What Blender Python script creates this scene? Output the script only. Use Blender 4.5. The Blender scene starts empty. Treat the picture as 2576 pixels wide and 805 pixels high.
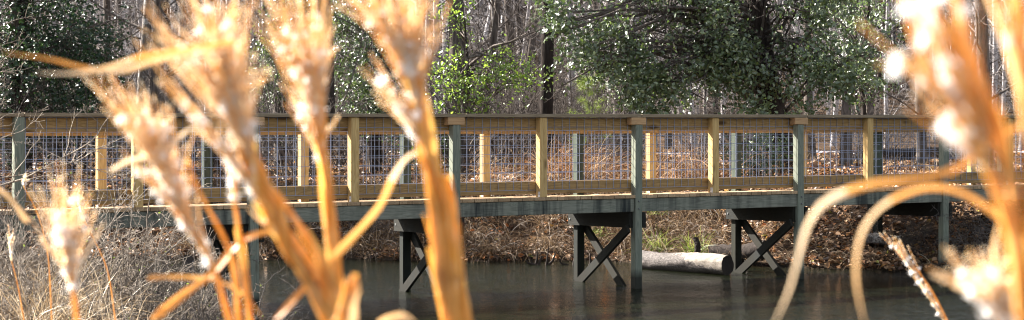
import bpy, math, random
import numpy as np
from mathutils import Vector

random.seed(7)
S = bpy.context.scene
COL = S.collection
R = math.radians
F = 4464.0                       # focal length in photo pixels (photo taken 2576 px wide)
EYE = 1.83                       # height of the eye over the water
HZ = 305.0                       # horizon row


def at(px, py, Y):               # point seen at (px, py) standing Y metres away
    return ((px - 1288.0) / F * Y, Y, EYE - (py - HZ) / F * Y)


# ------------------------------------------------------------------ objects
def tag(o, label=None, cat=None, group=None, kind=None):
    if label: o['label'] = label
    if cat: o['category'] = cat
    if group: o['group'] = group
    if kind: o['kind'] = kind
    return o


def empty(name, loc=(0, 0, 0), rz=0.0):
    o = bpy.data.objects.new(name, None)
    o.location = loc
    o.rotation_euler = (0, 0, rz)
    o.empty_display_size = 0.2
    COL.objects.link(o)
    return o


def link(name, me, m, parent=None):
    if m is not None:
        me.materials.append(m)
    o = bpy.data.objects.new(name, me)
    COL.objects.link(o)
    if parent is not None:
        o.parent = parent
    return o


def copy_tree(o, parent=None):
    c = o.copy()
    COL.objects.link(c)
    if parent is not None:
        c.parent = parent
    for ch in list(o.children):
        copy_tree(ch, c)
    return c


# ------------------------------------------------------------------ numpy mesh builder (quads only)
class NB:
    def __init__(self):
        self.v = []; self.f = []; self.a = []; self.n = 0

    def add(self, v, f, a):
        self.v.append(np.asarray(v, dtype=np.float32).reshape(-1, 3))
        self.f.append(np.asarray(f, dtype=np.int32).reshape(-1, 4) + self.n)
        self.a.append(np.asarray(a, dtype=np.float32).ravel())
        self.n += len(self.v[-1])

    def build(self, name, m, parent=None, smooth=False):
        v = np.concatenate(self.v); f = np.concatenate(self.f); a = np.concatenate(self.a)
        me = bpy.data.meshes.new(name)
        me.vertices.add(len(v)); me.vertices.foreach_set('co', v.ravel())
        me.loops.add(f.size); me.loops.foreach_set('vertex_index', f.ravel())
        me.polygons.add(len(f))
        me.polygons.foreach_set('loop_start', np.arange(0, f.size, 4, dtype=np.int32))
        me.update(calc_edges=True)
        at_ = me.attributes.new('rnd', 'FLOAT', 'FACE')
        at_.data.foreach_set('value', a)
        if smooth:
            me.polygons.foreach_set('use_smooth', np.ones(len(f), dtype=bool))
        me.validate()
        return link(name, me, m, parent)


def nrm(a):
    return a / np.maximum(np.linalg.norm(a, axis=-1, keepdims=True), 1e-9)


def leaves(nb, C, D, N, L, W, fold=0.25, rnd=None, rng=None):
    """six-point folded leaves"""
    n = len(C)
    D = nrm(D); Sd = nrm(np.cross(D, N)); N = nrm(np.cross(Sd, D))
    L = np.broadcast_to(L, (n,))[:, None]; W = np.broadcast_to(W, (n,))[:, None]
    p = np.empty((n, 6, 3))
    p[:, 0] = C - D * L * .5
    p[:, 1] = C - D * L * .16 + Sd * W * .5 + N * W * fold
    p[:, 2] = C + D * L * .2 + Sd * W * .42 + N * W * fold
    p[:, 3] = C + D * L * .5
    p[:, 4] = C + D * L * .2 - Sd * W * .42 + N * W * fold
    p[:, 5] = C - D * L * .16 - Sd * W * .5 + N * W * fold
    i = np.arange(n)[:, None] * 6
    f = np.concatenate([i + [[0, 1, 2, 3]], i + [[0, 3, 4, 5]]], 1).reshape(-1, 4)
    if rnd is None: rnd = rng.random(n)
    nb.add(p, f, np.repeat(rnd, 2))


def ribbons(nb, P, side, w, rnd):
    """P (n,k,3), side (n,3) or (n,k,3), w (n,k) half widths"""
    n, k, _ = P.shape
    if side.ndim == 2: side = side[:, None, :]
    a = P + side * w[..., None]; b = P - side * w[..., None]
    v = np.stack([a, b], 2).reshape(n, k * 2, 3)
    i = (np.arange(n) * k * 2)[:, None]
    f = []
    for j in range(k - 1):
        f.append(i + [[2 * j, 2 * j + 1, 2 * j + 3, 2 * j + 2]])
    f = np.stack(f, 1).reshape(-1, 4)
    nb.add(v, f, np.repeat(rnd, k - 1))


def tubes(nb, P, r, sides=4, rnd=None):
    """P (n,k,3), r (n,k)"""
    n, k, _ = P.shape
    T = nrm(P[:, -1] - P[:, 0])
    ref = np.where(np.abs(T[:, 2:3]) > .8, np.array([[0., 1., 0.]]), np.array([[0., 0., 1.]]))
    U = nrm(np.cross(T, ref)); V = nrm(np.cross(T, U))
    ang = np.arange(sides) * 2 * math.pi / sides
    ring = (U[:, None, :] * np.cos(ang)[None, :, None] + V[:, None, :] * np.sin(ang)[None, :, None])
    v = P[:, :, None, :] + ring[:, None, :, :] * r[:, :, None, None]
    base = (np.arange(n) * k * sides)[:, None]
    f = []
    for j in range(k - 1):
        for s in range(sides):
            s2 = (s + 1) % sides
            f.append(base + [[j * sides + s, j * sides + s2, (j + 1) * sides + s2, (j + 1) * sides + s]])
    f = np.stack(f, 1).reshape(-1, 4)
    if rnd is None: rnd = np.full(n, .5)
    nb.add(v, f, np.repeat(rnd, (k - 1) * sides))


def grow(rng, P, r, per, tmin, ratio, spread, up, k, rr=.55, wob=.25, tmax=1.0, lens=None):
    """children polylines on parents"""
    n, K, _ = P.shape
    m = n * per
    pi = np.repeat(np.arange(n), per)
    t = tmin + (tmax - tmin) * rng.random(m)
    x = t * (K - 1); i = np.minimum(x.astype(int), K - 2); fr = (x - i)[:, None]
    st = P[pi, i] * (1 - fr) + P[pi, i + 1] * fr
    rad = (r[pi, i] * (1 - fr[:, 0]) + r[pi, i + 1] * fr[:, 0]) * rr
    tan = nrm(P[pi, i + 1] - P[pi, i])
    plen = np.linalg.norm(np.diff(P, axis=1), axis=2).sum(1)[pi]
    L = plen * ratio * (1 - .55 * t) * (.6 + .8 * rng.random(m)) if lens is None else lens * (.5 + rng.random(m)) * (1 - .4 * t)
    rv = nrm(np.cross(tan, rng.normal(size=(m, 3))))
    d = nrm(tan * (1 - spread) + rv * spread + np.array([0, 0, up]))
    out = np.empty((m, k, 3)); out[:, 0] = st
    for j in range(1, k):
        d = nrm(d + rng.normal(size=(m, 3)) * wob + np.array([0, 0, up * .3]))
        out[:, j] = out[:, j - 1] + d * (L / (k - 1))[:, None]
    w = 1 - .75 * np.arange(k) / (k - 1)
    return out, rad[:, None] * w[None, :]


# ------------------------------------------------------------------ small polygon builder
class MB:
    def __init__(self): self.v = []; self.f = []

    def box(self, x0, x1, y0, y1, z0, z1, bev=0.0, shear=None):
        """box with chamfered edges"""
        b = min(bev, (x1 - x0) / 3, (y1 - y0) / 3, (z1 - z0) / 3)
        if b <= 0:
            i = len(self.v)
            self.v += [(x0, y0, z0), (x1, y0, z0), (x1, y1, z0), (x0, y1, z0), (x0, y0, z1), (x1, y0, z1), (x1, y1, z1), (x0, y1, z1)]
            self.f += [tuple(i + q for q in t) for t in ((0, 3, 2, 1), (4, 5, 6, 7), (0, 1, 5, 4), (1, 2, 6, 5), (2, 3, 7, 6), (3, 0, 4, 7))]
            return self
        import itertools
        idx = {}
        for sx, sy, sz in itertools.product((0, 1), repeat=3):
            X = (x0, x1)[sx]; Y = (y0, y1)[sy]; Z = (z0, z1)[sz]
            dx = b if sx == 0 else -b; dy = b if sy == 0 else -b; dz = b if sz == 0 else -b
            for ax, p in (('x', (X, Y + dy, Z + dz)), ('y', (X + dx, Y, Z + dz)), ('z', (X + dx, Y + dy, Z))):
                idx[(sx, sy, sz, ax)] = len(self.v); self.v.append(p)
        for s in (0, 1):
            for ax in 'xyz':
                c = []
                for p, q in ((0, 0), (1, 0), (1, 1), (0, 1)):
                    k = {'x': (s, p, q), 'y': (p, s, q), 'z': (p, q, s)}[ax]
                    c.append(idx[k + (ax,)])
                if (s == 0) != (ax == 'y'): c.reverse()
                self.f.append(tuple(c))
        for p, q in itertools.product((0, 1), repeat=2):
            self.f.append((idx[(0, p, q, 'y')], idx[(1, p, q, 'y')], idx[(1, p, q, 'z')], idx[(0, p, q, 'z')]))
            self.f.append((idx[(p, 0, q, 'x')], idx[(p, 1, q, 'x')], idx[(p, 1, q, 'z')], idx[(p, 0, q, 'z')]))
            self.f.append((idx[(p, q, 0, 'x')], idx[(p, q, 1, 'x')], idx[(p, q, 1, 'y')], idx[(p, q, 0, 'y')]))
        for t in itertools.product((0, 1), repeat=3):
            self.f.append((idx[t + ('x',)], idx[t + ('y',)], idx[t + ('z',)]))
        return self

    def bar(self, a, b, w, h, side):
        """rectangular bar from a to b; side = direction of w"""
        a = Vector(a); b = Vector(b); d = (b - a).normalized()
        s = Vector(side).normalized(); u = d.cross(s).normalized()
        i = len(self.v)
        for p in (a, b):
            for q in ((-1, -1), (1, -1), (1, 1), (-1, 1)):
                self.v.append(tuple(p + s * (q[0] * w / 2) + u * (q[1] * h / 2)))
        self.f += [tuple(i + q for q in t) for t in ((0, 1, 2, 3), (7, 6, 5, 4), (0, 4, 5, 1), (1, 5, 6, 2), (2, 6, 7, 3), (3, 7, 4, 0))]
        return self

    def build(self, name, m, parent=None, fix=True):
        me = bpy.data.meshes.new(name)
        me.from_pydata(self.v, [], self.f)
        if fix:
            import bmesh
            bm = bmesh.new(); bm.from_mesh(me)
            bmesh.ops.recalc_face_normals(bm, faces=bm.faces); bm.to_mesh(me); bm.free()
        me.update()
        return link(name, me, m, parent)


# ------------------------------------------------------------------ materials
class NT:
    def __init__(self, name):
        self.m = bpy.data.materials.new(name); self.m.use_nodes = True
        self.t = self.m.node_tree; self.n = self.t.nodes; self.l = self.t.links
        self.n.clear()
        self.out = self.n.new('ShaderNodeOutputMaterial')

    def node(self, ty, **kw):
        n = self.n.new(ty)
        for k, v in kw.items(): setattr(n, k, v)
        return n

    def set(self, sock, v):
        if hasattr(v, 'links'): self.l.new(v, sock)
        else: sock.default_value = v

    def coord(self, kind='Object'): return self.node('ShaderNodeTexCoord').outputs[kind]

    def mapping(self, vec, scale=(1, 1, 1), loc=(0, 0, 0), rot=(0, 0, 0)):
        n = self.node('ShaderNodeMapping'); self.l.new(vec, n.inputs[0])
        self.set(n.inputs[1], loc); n.inputs[2].default_value = rot; n.inputs[3].default_value = scale
        return n.outputs[0]

    def noise(self, vec, scale, detail=4, rough=.6, dist=0.0):
        n = self.node('ShaderNodeTexNoise'); self.l.new(vec, n.inputs['Vector'])
        n.inputs['Scale'].default_value = scale; n.inputs['Detail'].default_value = detail
        n.inputs['Roughness'].default_value = rough; n.inputs['Distortion'].default_value = dist
        return n.outputs['Fac']

    def ramp(self, fac, stops, interp='LINEAR'):
        n = self.node('ShaderNodeValToRGB'); self.l.new(fac, n.inputs[0])
        r = n.color_ramp; r.interpolation = interp
        while len(r.elements) < len(stops): r.elements.new(.5)
        for e, (p, c) in zip(r.elements, stops):
            e.position = p
            e.color = (c, c, c, 1) if isinstance(c, (int, float)) else (c[0], c[1], c[2], 1)
        return n.outputs[0]

    def mix(self, fac, a, b, mode='MIX'):
        n = self.node('ShaderNodeMix', data_type='RGBA', blend_type=mode)
        self.set(n.inputs[0], fac)
        for s, v in ((n.inputs[6], a), (n.inputs[7], b)):
            if isinstance(v, tuple): v = (v[0], v[1], v[2], 1)
            self.set(s, v)
        return n.outputs[2]

    def math(self, op, a, b=None):
        n = self.node('ShaderNodeMath', operation=op)
        self.set(n.inputs[0], a)
        if b is not None: self.set(n.inputs[1], b)
        return n.outputs[0]

    def bump(self, h, strength=.3, dist=.01):
        n = self.node('ShaderNodeBump'); self.l.new(h, n.inputs['Height'])
        n.inputs['Strength'].default_value = strength; n.inputs['Distance'].default_value = dist
        return n.outputs[0]

    def bsdf(self, color, rough=.7, spec=.5, normal=None, metal=0.0, ior=1.5):
        n = self.node('ShaderNodeBsdfPrincipled')
        if isinstance(color, tuple): color = (color[0], color[1], color[2], 1)
        self.set(n.inputs['Base Color'], color); self.set(n.inputs['Roughness'], rough)
        n.inputs['Specular IOR Level'].default_value = spec; n.inputs['Metallic'].default_value = metal
        n.inputs['IOR'].default_value = ior
        if normal is not None: self.l.new(normal, n.inputs['Normal'])
        return n.outputs[0]

    def translucent(self, sh, color, fac):
        t = self.node('ShaderNodeBsdfTranslucent')
        if isinstance(color, tuple): color = (color[0], color[1], color[2], 1)
        self.set(t.inputs[0], color)
        m = self.node('ShaderNodeMixShader'); m.inputs[0].default_value = fac
        self.l.new(sh, m.inputs[1]); self.l.new(t.outputs[0], m.inputs[2])
        return m.outputs[0]

    def finish(self, sh):
        self.l.new(sh, self.out.inputs['Surface']); return self.m


def wood(name, axis, light, dark, knot=.0, stain=0.0, grey=0.0, rough=.8, board=0.0, spec=.15):
    t = NT(name)
    co = t.coord()
    rnd = t.node('ShaderNodeObjectInfo').outputs['Random']
    off = t.node('ShaderNodeCombineXYZ')
    t.l.new(t.math('MULTIPLY', rnd, 37.0), off.inputs[0]); t.l.new(t.math('MULTIPLY', rnd, 11.0), off.inputs[1]); t.l.new(t.math('MULTIPLY', rnd, 23.0), off.inputs[2])
    sc = {'x': (1.1, 9, 9), 'y': (9, 1.1, 9), 'z': (9, 9, 1.1)}[axis]
    fi = {'x': (2.5, 90, 90), 'y': (90, 2.5, 90), 'z': (90, 90, 2.5)}[axis]
    vec = t.mapping(co, sc, off.outputs[0])
    a = t.noise(vec, 1.2, 3, .5, .4)
    rings = t.math('FRACT', t.math('MULTIPLY', a, 11.0))
    rings = t.ramp(rings, [(0, .25), (.35, .8), (.8, 1), (1, .25)])
    fine = t.noise(t.mapping(co, fi, off.outputs[0]), 1.0, 4, .7)
    big = t.noise(t.mapping(co, (1, 1, 1), off.outputs[0]), 1.7, 3, .6)
    c = t.mix(rings, dark, light)
    c = t.mix(t.ramp(fine, [(.3, .55), (.65, 1.0)]), (0.02, .016, .01), c)
    c = t.mix(t.ramp(big, [(.35, 0), (.75, .45)]), c, dark)
    if board:
        w = t.node('ShaderNodeTexWhiteNoise', noise_dimensions='1D')
        sx = t.node('ShaderNodeSeparateXYZ'); t.l.new(co, sx.inputs[0])
        t.l.new(t.math('FLOOR', t.math('DIVIDE', t.math('ADD', sx.outputs[0], 50 * board), board)), w.inputs['W'])
        c = t.mix(t.ramp(w.outputs[0], [(0, .0), (1, .65)]), c, (.12, .075, .04))
    if knot:
        v = t.node('ShaderNodeTexVoronoi'); v.inputs['Scale'].default_value = 1.0
        ks = {'x': (2.0, 9, 6), 'y': (9, 2, 6), 'z': (9, 9, 2.6)}[axis]
        t.l.new(t.mapping(co, ks, off.outputs[0]), v.inputs['Vector'])
        c = t.mix(t.ramp(v.outputs['Distance'], [(.09, knot), (.2, .0)]), c, (.05, .022, .008))
    if grey:
        g = t.noise(t.mapping(co, {'x': (1, 3, 6), 'z': (6, 6, 1.0), 'y': (3, 1, 6)}[axis], off.outputs[0]), 1.5, 4, .6)
        c = t.mix(t.ramp(g, [(.3, 0), (.7, grey)]), c, (.14, .165, .125))
    if stain:
        s = t.noise(t.mapping(co, (5.5, 5.5, .5), off.outputs[0]), 1.0, 5, .65)
        s2 = t.noise(t.mapping(co, (.6, .6, .6), off.outputs[0]), 1.0, 2, .5)
        c = t.mix(t.math('MULTIPLY', t.ramp(s, [(.42, 0), (.6, stain)]), t.ramp(s2, [(.4, .25), (.6, 1)])), c, (.012, .015, .016))
    if axis == 'z':
        sz = t.node('ShaderNodeSeparateXYZ'); t.l.new(co, sz.inputs[0])
        hgt = t.math('ADD', sz.outputs[2], t.math('MULTIPLY', big, -.18))
        c = t.mix(t.ramp(hgt, [(0, .9), (.09, .0)]), c, (.012, .011, .008))
    n = t.bump(t.math('ADD', fine, t.math('MULTIPLY', rings, .4)), .35, .004)
    return t.finish(t.bsdf(c, rough, spec, n))


M = {}
M['pine_post'] = wood('yellow_pine_post', 'z', (.54, .375, .165), (.39, .24, .09), knot=.6)
M['pine_rail'] = wood('pine_rail', 'x', (.37, .235, .10), (.22, .125, .048), knot=.85)
M['pine_deck'] = wood('deck_pine', 'y', (.50, .36, .22), (.32, .20, .11), board=.145)
M['cap_wood'] = wood('cap_pine', 'x', (.27, .205, .135), (.17, .12, .075), grey=.12)
M['block_wood'] = wood('block_pine', 'x', (.46, .29, .15), (.34, .20, .10))
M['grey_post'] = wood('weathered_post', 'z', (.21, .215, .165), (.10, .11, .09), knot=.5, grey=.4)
M['back_post'] = wood('shaded_weathered_post', 'z', (.034, .046, .036), (.018, .023, .019), knot=.5, grey=.4)  # darker copy of the weathered post, shade put into its colour
M['beam'] = wood('weathered_beam', 'x', (.235, .23, .185), (.115, .115, .09), stain=.95, grey=.3)
M['shade_toned_wood'] = wood('old_shade_toned_timber', 'y', (.014, .013, .009), (.006, .006, .005), stain=.6)  # cross beams: the shade under the deck is put into this colour
M['pile'] = wood('shade_toned_pile_timber', 'z', (.018, .019, .011), (.006, .006, .004), stain=.8)  # piles: wet timber, darkened further to carry the shade below the deck
M['brace'] = wood('shade_toned_brace_timber', 'z', (.017, .015, .010), (.007, .0065, .0045), stain=.6)  # braces: base tone lowered to paint in their shade

t = NT('galvanised_wire'); M['wire'] = t.finish(t.bsdf((.21, .24, .33), .45, .4, metal=.3))
t = NT('galvanised_plate'); M['plate'] = t.finish(t.bsdf((.62, .63, .66), .4, .5, metal=.5))
t = NT('bolt_steel'); M['bolt'] = t.finish(t.bsdf((.12, .12, .12), .5, .5, metal=.5))


def bark(name, light, dark, patch=None):
    t = NT(name); co = t.coord()
    rnd = t.node('ShaderNodeObjectInfo').outputs['Random']
    a = t.noise(t.mapping(co, (14, 14, 2.2)), 1.5, 6, .7, .6)
    b = t.noise(co, 1.3, 3, .6)
    c = t.mix(t.ramp(a, [(.35, 0), (.65, 1)]), dark, light)
    c = t.mix(t.ramp(b, [(.35, 0), (.7, .5)]), c, dark)
    c = t.mix(t.ramp(rnd, [(0, 0), (1, .45)]), c, (.05, .042, .038))
    if patch:
        p = t.noise(co, 6.0, 5, .75)
        c = t.mix(t.ramp(p, [(.52, 0), (.6, .85)]), c, patch)
    return t.finish(t.bsdf(c, .95, .05, t.bump(a, .7, .03)))


M['bark'] = bark('grey_brown_bark', (.20, .17, .15), (.04, .032, .027))
M['bark_pale'] = bark('pale_mottled_bark', (.30, .27, .25), (.07, .06, .055), (.50, .48, .46))
M['bark_dark'] = bark('dark_furrowed_bark', (.06, .048, .042), (.014, .011, .010))
M['twig'] = bark('twig_bark', (.23, .20, .18), (.06, .048, .042))
M['twig_pale'] = bark('pale_twig_bark', (.46, .40, .33), (.13, .10, .08))
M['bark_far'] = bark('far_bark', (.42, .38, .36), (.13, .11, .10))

t = NT('mixed_far_stems')
M['wood_mass'] = t.finish(t.bsdf(t.ramp(t.node('ShaderNodeAttribute', attribute_name='rnd').outputs['Fac'], [(0, (.03, .026, .025)), (.45, (.08, .07, .066)), (.8, (.26, .24, .24)), (1, (.6, .57, .57))]), .95, .05))
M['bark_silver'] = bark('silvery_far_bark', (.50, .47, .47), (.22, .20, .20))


def ramp_leaf(name, stops, rough=.45, spec=.5, trans=.3, tcol=None, interp='LINEAR'):
    t = NT(name)
    a = t.node('ShaderNodeAttribute', attribute_name='rnd').outputs['Fac']
    c = t.ramp(a, stops, interp)
    sh = t.bsdf(c, rough, spec)
    if trans:
        tc = c if tcol is None else t.mix(.6, c, tcol)
        sh = t.translucent(sh, tc, trans)
    return t.finish(sh)


M['holly'] = ramp_leaf('holly_leaf', [(0, (.026, .042, .018)), (.5, (.07, .098, .042)), (.85, (.145, .18, .075)), (1, (.30, .32, .11))], .43, 1.0, .2, (.22, .36, .05))
M['holly_dark'] = ramp_leaf('dark_evergreen_leaf', [(0, (.010, .026, .014)), (.7, (.02, .048, .022)), (1, (.05, .1, .03))], .36, .5, .12, (.12, .25, .05))
M['holly_lime'] = ramp_leaf('bright_evergreen_leaf', [(0, (.05, .10, .02)), (.6, (.11, .19, .03)), (1, (.26, .34, .05))], .32, .7, .4, (.4, .55, .06))
M['litter'] = ramp_leaf('dry_leaf', [(0, (.03, .014, .008)), (.35, (.11, .05, .022)), (.6, (.27, .135, .055)), (.85, (.50, .32, .18)), (.97, (.45, .14, .03)), (1, (.30, .30, .06))], .5, .5, .25)
M['straw'] = ramp_leaf('dry_grass_blade', [(0, (.035, .02, .011)), (.5, (.11, .066, .034)), (.85, (.27, .185, .105)), (1, (.46, .36, .24))], .6, .35, .25)
M['straw_pale'] = ramp_leaf('pale_dead_grass_blade', [(0, (.11, .07, .035)), (.5, (.30, .21, .12)), (1, (.55, .44, .30))], .5, .4, .3)
M['straw_orange'] = ramp_leaf('orange_dry_fern', [(0, (.07, .03, .015)), (.4, (.24, .10, .04)), (.75, (.42, .25, .12)), (1, (.62, .46, .29))], .6, .3, .35)
M['green_grass'] = ramp_leaf('green_grass_blade', [(0, (.05, .08, .015)), (.6, (.16, .22, .035)), (1, (.38, .40, .09))], .5, .4, .4)
M['reed_blade_old'] = ramp_leaf('dry_reed_blade', [(0, (.62, .30, .055)), (.5, (.78, .45, .12)), (1, (.86, .66, .40))], .45, .5, .5, (.95, .5, .06))
t = NT('dry_reed_blade_patchy')
pn = t.noise(t.mapping(t.coord(), (3, 3, 3)), 2.2, 2, .5)
at_r = t.node('ShaderNodeAttribute', attribute_name='rnd').outputs['Fac']
c = t.ramp(t.math('ADD', t.math('MULTIPLY', t.math('SUBTRACT', pn, .5), .7), at_r), [(.25, (.60, .22, .03)), (.5, (.66, .33, .08)), (.8, (.72, .61, .47))])
M['reed_blade'] = t.finish(t.translucent(t.bsdf(c, .45, .3), t.mix(.4, c, (.9, .54, .2)), .32))
M['reed_stem'] = ramp_leaf('dry_reed_stem', [(0, (.58, .27, .06)), (.5, (.72, .40, .12)), (1, (.88, .64, .32))], .4, .5, .32, (1, .60, .16))
t = NT('dry_reed_stem_streaked')
st = t.noise(t.mapping(t.coord(), (150, 150, 5)), 1.0, 3, .6)
sp = t.noise(t.mapping(t.coord(), (14, 14, 14)), 1.0, 4, .6)
c = t.ramp(st, [(.3, (.50, .19, .025)), (.45, (.74, .36, .06)), (.6, (.87, .54, .17)), (.72, (.93, .80, .56))])
c = t.mix(t.ramp(sp, [(.5, 0), (.72, .7)]), c, (.34, .14, .04))
M['reed_stem'] = t.finish(t.translucent(t.bsdf(c, .45, .4), t.mix(.5, c, (1, .58, .12)), .42))
M['reed_plume'] = ramp_leaf('reed_plume', [(0, (.72, .34, .08)), (.3, (.86, .54, .20)), (.62, (.94, .80, .55)), (1, (.96, .93, .88))], .5, .4, .52, (1.0, .78, .44))
M['fluff'] = ramp_leaf('seed_fluff', [(0, (.88, .85, .82)), (1, (.95, .94, .93))], .7, .3, .5)
M['pine_needle'] = ramp_leaf('pine_needle', [(0, (.14, .22, .03)), (1, (.34, .42, .07))], .5, .4, .35)

# ground
t = NT('forest_floor')
co = t.coord()
big = t.noise(co, .5, 4, .6)
leafy = t.node('ShaderNodeTexVoronoi'); leafy.inputs['Scale'].default_value = 14; t.l.new(co, leafy.inputs['Vector'])
sep = t.node('ShaderNodeSeparateColor'); t.l.new(leafy.outputs['Color'], sep.inputs[0])
c = t.ramp(sep.outputs[0], [(0, (.016, .010, .006)), (.4, (.042, .026, .016)), (.75, (.09, .058, .036)), (1, (.17, .12, .08))])
c = t.mix(t.ramp(big, [(.4, 0), (.65, .6)]), c, (.07, .042, .026))
sx = t.node('ShaderNodeSeparateXYZ'); t.l.new(co, sx.inputs[0])
wet = t.ramp(sx.outputs[2], [(.0, 1), (.12, 0)])
c = t.mix(wet, c, (.025, .018, .012))
M['ground'] = t.finish(t.bsdf(c, .95, .05, t.bump(t.math('ADD', leafy.outputs['Distance'], big), .8, .05)))
t = NT('pond_water')
co = t.coord()
w1 = t.noise(t.mapping(co, (1.0, 1.2, 1)), 4.5, 4, .6, .3)
w2 = t.noise(t.mapping(co, (1, 1.2, 1)), 26.0, 3, .55)
w3 = t.noise(t.mapping(co, (1, 1, 1)), 1.0, 2, .5)
w4 = t.noise(co, 60.0, 2, .5)
w5 = t.noise(t.mapping(co, (1, .22, 1)), 9.0, 3, .6)
w1 = t.math('ADD', w1, t.math('MULTIPLY', w5, 1.3))
h = t.math('ADD', t.math('ADD', t.math('MULTIPLY', w1, .7), t.math('MULTIPLY', w4, .14)), t.math('MULTIPLY', t.math('MULTIPLY', w2, .5), t.ramp(w3, [(.35, .3), (.65, 1)])))
M['water'] = t.finish(t.bsdf((.005, .006, .003), .03, .2, t.bump(h, .75, .032), ior=1.33))
t = NT('gravel_path')
co = t.coord()
M['path'] = t.finish(t.bsdf(t.ramp(t.noise(co, 20, 4, .7), [(.3, (.22, .22, .24)), (.7, (.38, .38, .40))]), .9, .2))


# ------------------------------------------------------------------ terrain
def sn(x, y, s=1.0, ph=0.0):
    x = x * s + ph; y = y * s - ph
    return (np.sin(x * 1.3 + 1.7 * np.sin(y * .9)) + np.sin(y * 1.7 + 1.3 * np.sin(x * 1.1 + 2)) + .6 * np.sin((x + y) * 2.9 + 1.0) + .5 * np.sin((x - y) * 4.3 + .4)) / 3.1


def smooth(e0, e1, x):
    q = np.clip((x - e0) / (e1 - e0), 0, 1)
    return q * q * (3 - 2 * q)


def far_shore(x):
    return np.interp(x, [-40, -8, -2.5, 1.5, 4.2, 6.0, 9, 40], [24, 23.6, 23.5, 23.1, 21.9, 21.5, 20.6, 19]) + .12 * np.sin(x * 2.3) + .07 * np.sin(x * 6.1 + 1)


def ground(x, y):
    x = np.asarray(x, float); y = np.asarray(y, float)
    d = y - far_shore(x)
    steep = np.interp(x, [-10, 1.0, 3.0, 20], [2.1, 2.4, 3.4, 3.4])
    far = -.55 + .5 * smooth(-1.6, -.1, d) + .1 * smooth(-.25, .1, d) + .84 * smooth(0.0, 1.0, d / steep) + .05 * sn(x, y, 1.6) * smooth(.1, 1.2, d)
    far = far + .03 * sn(x, y, 5.0, 3.) * smooth(0, .6, d) - .12 * smooth(4, 40, d)
    far = far + 27.0 * smooth(78, 190, y + .12 * np.abs(x)) * (1 + .12 * sn(x, y, .05))
    # near bank and the spit on the left
    shore = 12.6 + 4.2 * smooth(-2.3, -3.9, x) + .5 * sn(x, y * 0, .8) - .2 * x * (x > 0)
    near = -.55 + .9 * smooth(.9, -1.5, y - shore) + .05 * sn(x, y, 1.2, 5.)
    left = -.55 + 1.2 * smooth(-5.6, -8.5, x + .5 * sn(x * 0, y, .7))
    return np.maximum(np.maximum(far, near), left)


def axis(parts):
    out = []
    for a, b, s in parts:
        out.append(np.arange(a, b, s))
    return np.concatenate(out)


gx = axis([(-220, -60, 10), (-60, -20, 2), (-20, -8, .5), (-8, 10, .16), (10, 20, .5), (20, 60, 2), (60, 230, 10)])
gy = axis([(-30, -6, 3), (-6, 10, .5), (10, 30, .16), (30, 50, .5), (50, 200, 2.5), (200, 320, 12)])
GX, GY = np.meshgrid(gx, gy)
GZ = ground(GX, GY)
nb = NB()
v = np.stack([GX, GY, GZ], -1).reshape(-1, 3)
nx = len(gx); ny = len(gy)
ii = (np.arange(ny - 1)[:, None] * nx + np.arange(nx - 1)[None, :]).ravel()
nb.add(v, np.stack([ii, ii + 1, ii + nx + 1, ii + nx], 1), np.zeros(len(ii)))
g = nb.build('ground', M['ground'], smooth=True)
tag(g, 'brown leaf covered forest floor and pond banks', None, None, 'structure')
mb = MB(); mb.v = [(-60, 4, 0), (60, 4, 0), (60, 27, 0), (-60, 27, 0)]; mb.f = [(0, 1, 2, 3)]
tag(mb.build('water', M['water'], fix=False), 'dark rippled pond water under the boardwalk', None, None, 'structure')
# path far right, laid on the ground
nb = NB()
px_ = np.linspace(4, 45, 60); 
pa = np.stack([px_, 55 + .10 * px_, ground(px_, 55 + .10 * px_) + .03], 1)
pb = np.stack([px_, 59 + .10 * px_, ground(px_, 59 + .10 * px_) + .03], 1)
v = np.stack([pa, pb], 1).reshape(-1, 3); i = np.arange(59) * 2
nb.add(v, np.stack([i, i + 2, i + 3, i + 1], 1), np.zeros(59))
tag(nb.build('path', M['path']), 'pale grey path crossing the clearing beyond the right bays of the railing', None, None, 'structure')

# ------------------------------------------------------------------ boardwalk
SP = 2.268; TH = math.atan2(1.16, 1.949); W = 1.2
BR = empty('boardwalk', (-4.459, 16.0, 0), TH)
tag(BR, 'timber boardwalk bridge with wire mesh railings crossing the dark pond', 'boardwalk')
rb = random.Random(3)
GREY = [-1.0, 0.0, 1.0, 1.977, 2.982, 3.993, 5.0, 6.0, 7.0]
YEL = [-.5, .492, 1.476, 2.449, 3.454, 4.47, 5.5, 6.5]
BYEL = [-.5, .51, 1.472, 2.448, 3.447, 4.47, 5.75, 6.5]
BGREY = [-1.0, 0.0, 1.0, 2.005, 3.0, 4.01, 5.02, 6.0, 7.0]
X0, X1 = -1.25 * SP, 7.3 * SP
TILT = -.0375
DT = 1.024      # deck top
# deck boards
mb = MB(); x = X0; k = 0
while x < X1:
    y0 = -.057 - rb.uniform(0, .006); y1 = W + .07 + rb.uniform(0, .01); dz = rb.uniform(-.0015, .0015)
    mb.box(x, x + .1395, y0, y1, DT - .038 + dz, DT + dz, .004)
    x += .145
nd = len(mb.v)
mb.v = [(a, b, c + TILT * b) for a, b, c in mb.v]
mb.build('deck', M['pine_deck'], BR)


def board(name, x0, x1, y0, y1, z0, z1, m, bev=.005, sag=0.0, tilt=0.0):
    b = MB().box(x0, x1, y0, y1, z0, z1, bev)
    if tilt: b.v = [(p, q, r_ + tilt * (p - x0) / (x1 - x0)) for p, q, r_ in b.v]
    return b.build(name, m, BR)


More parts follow.
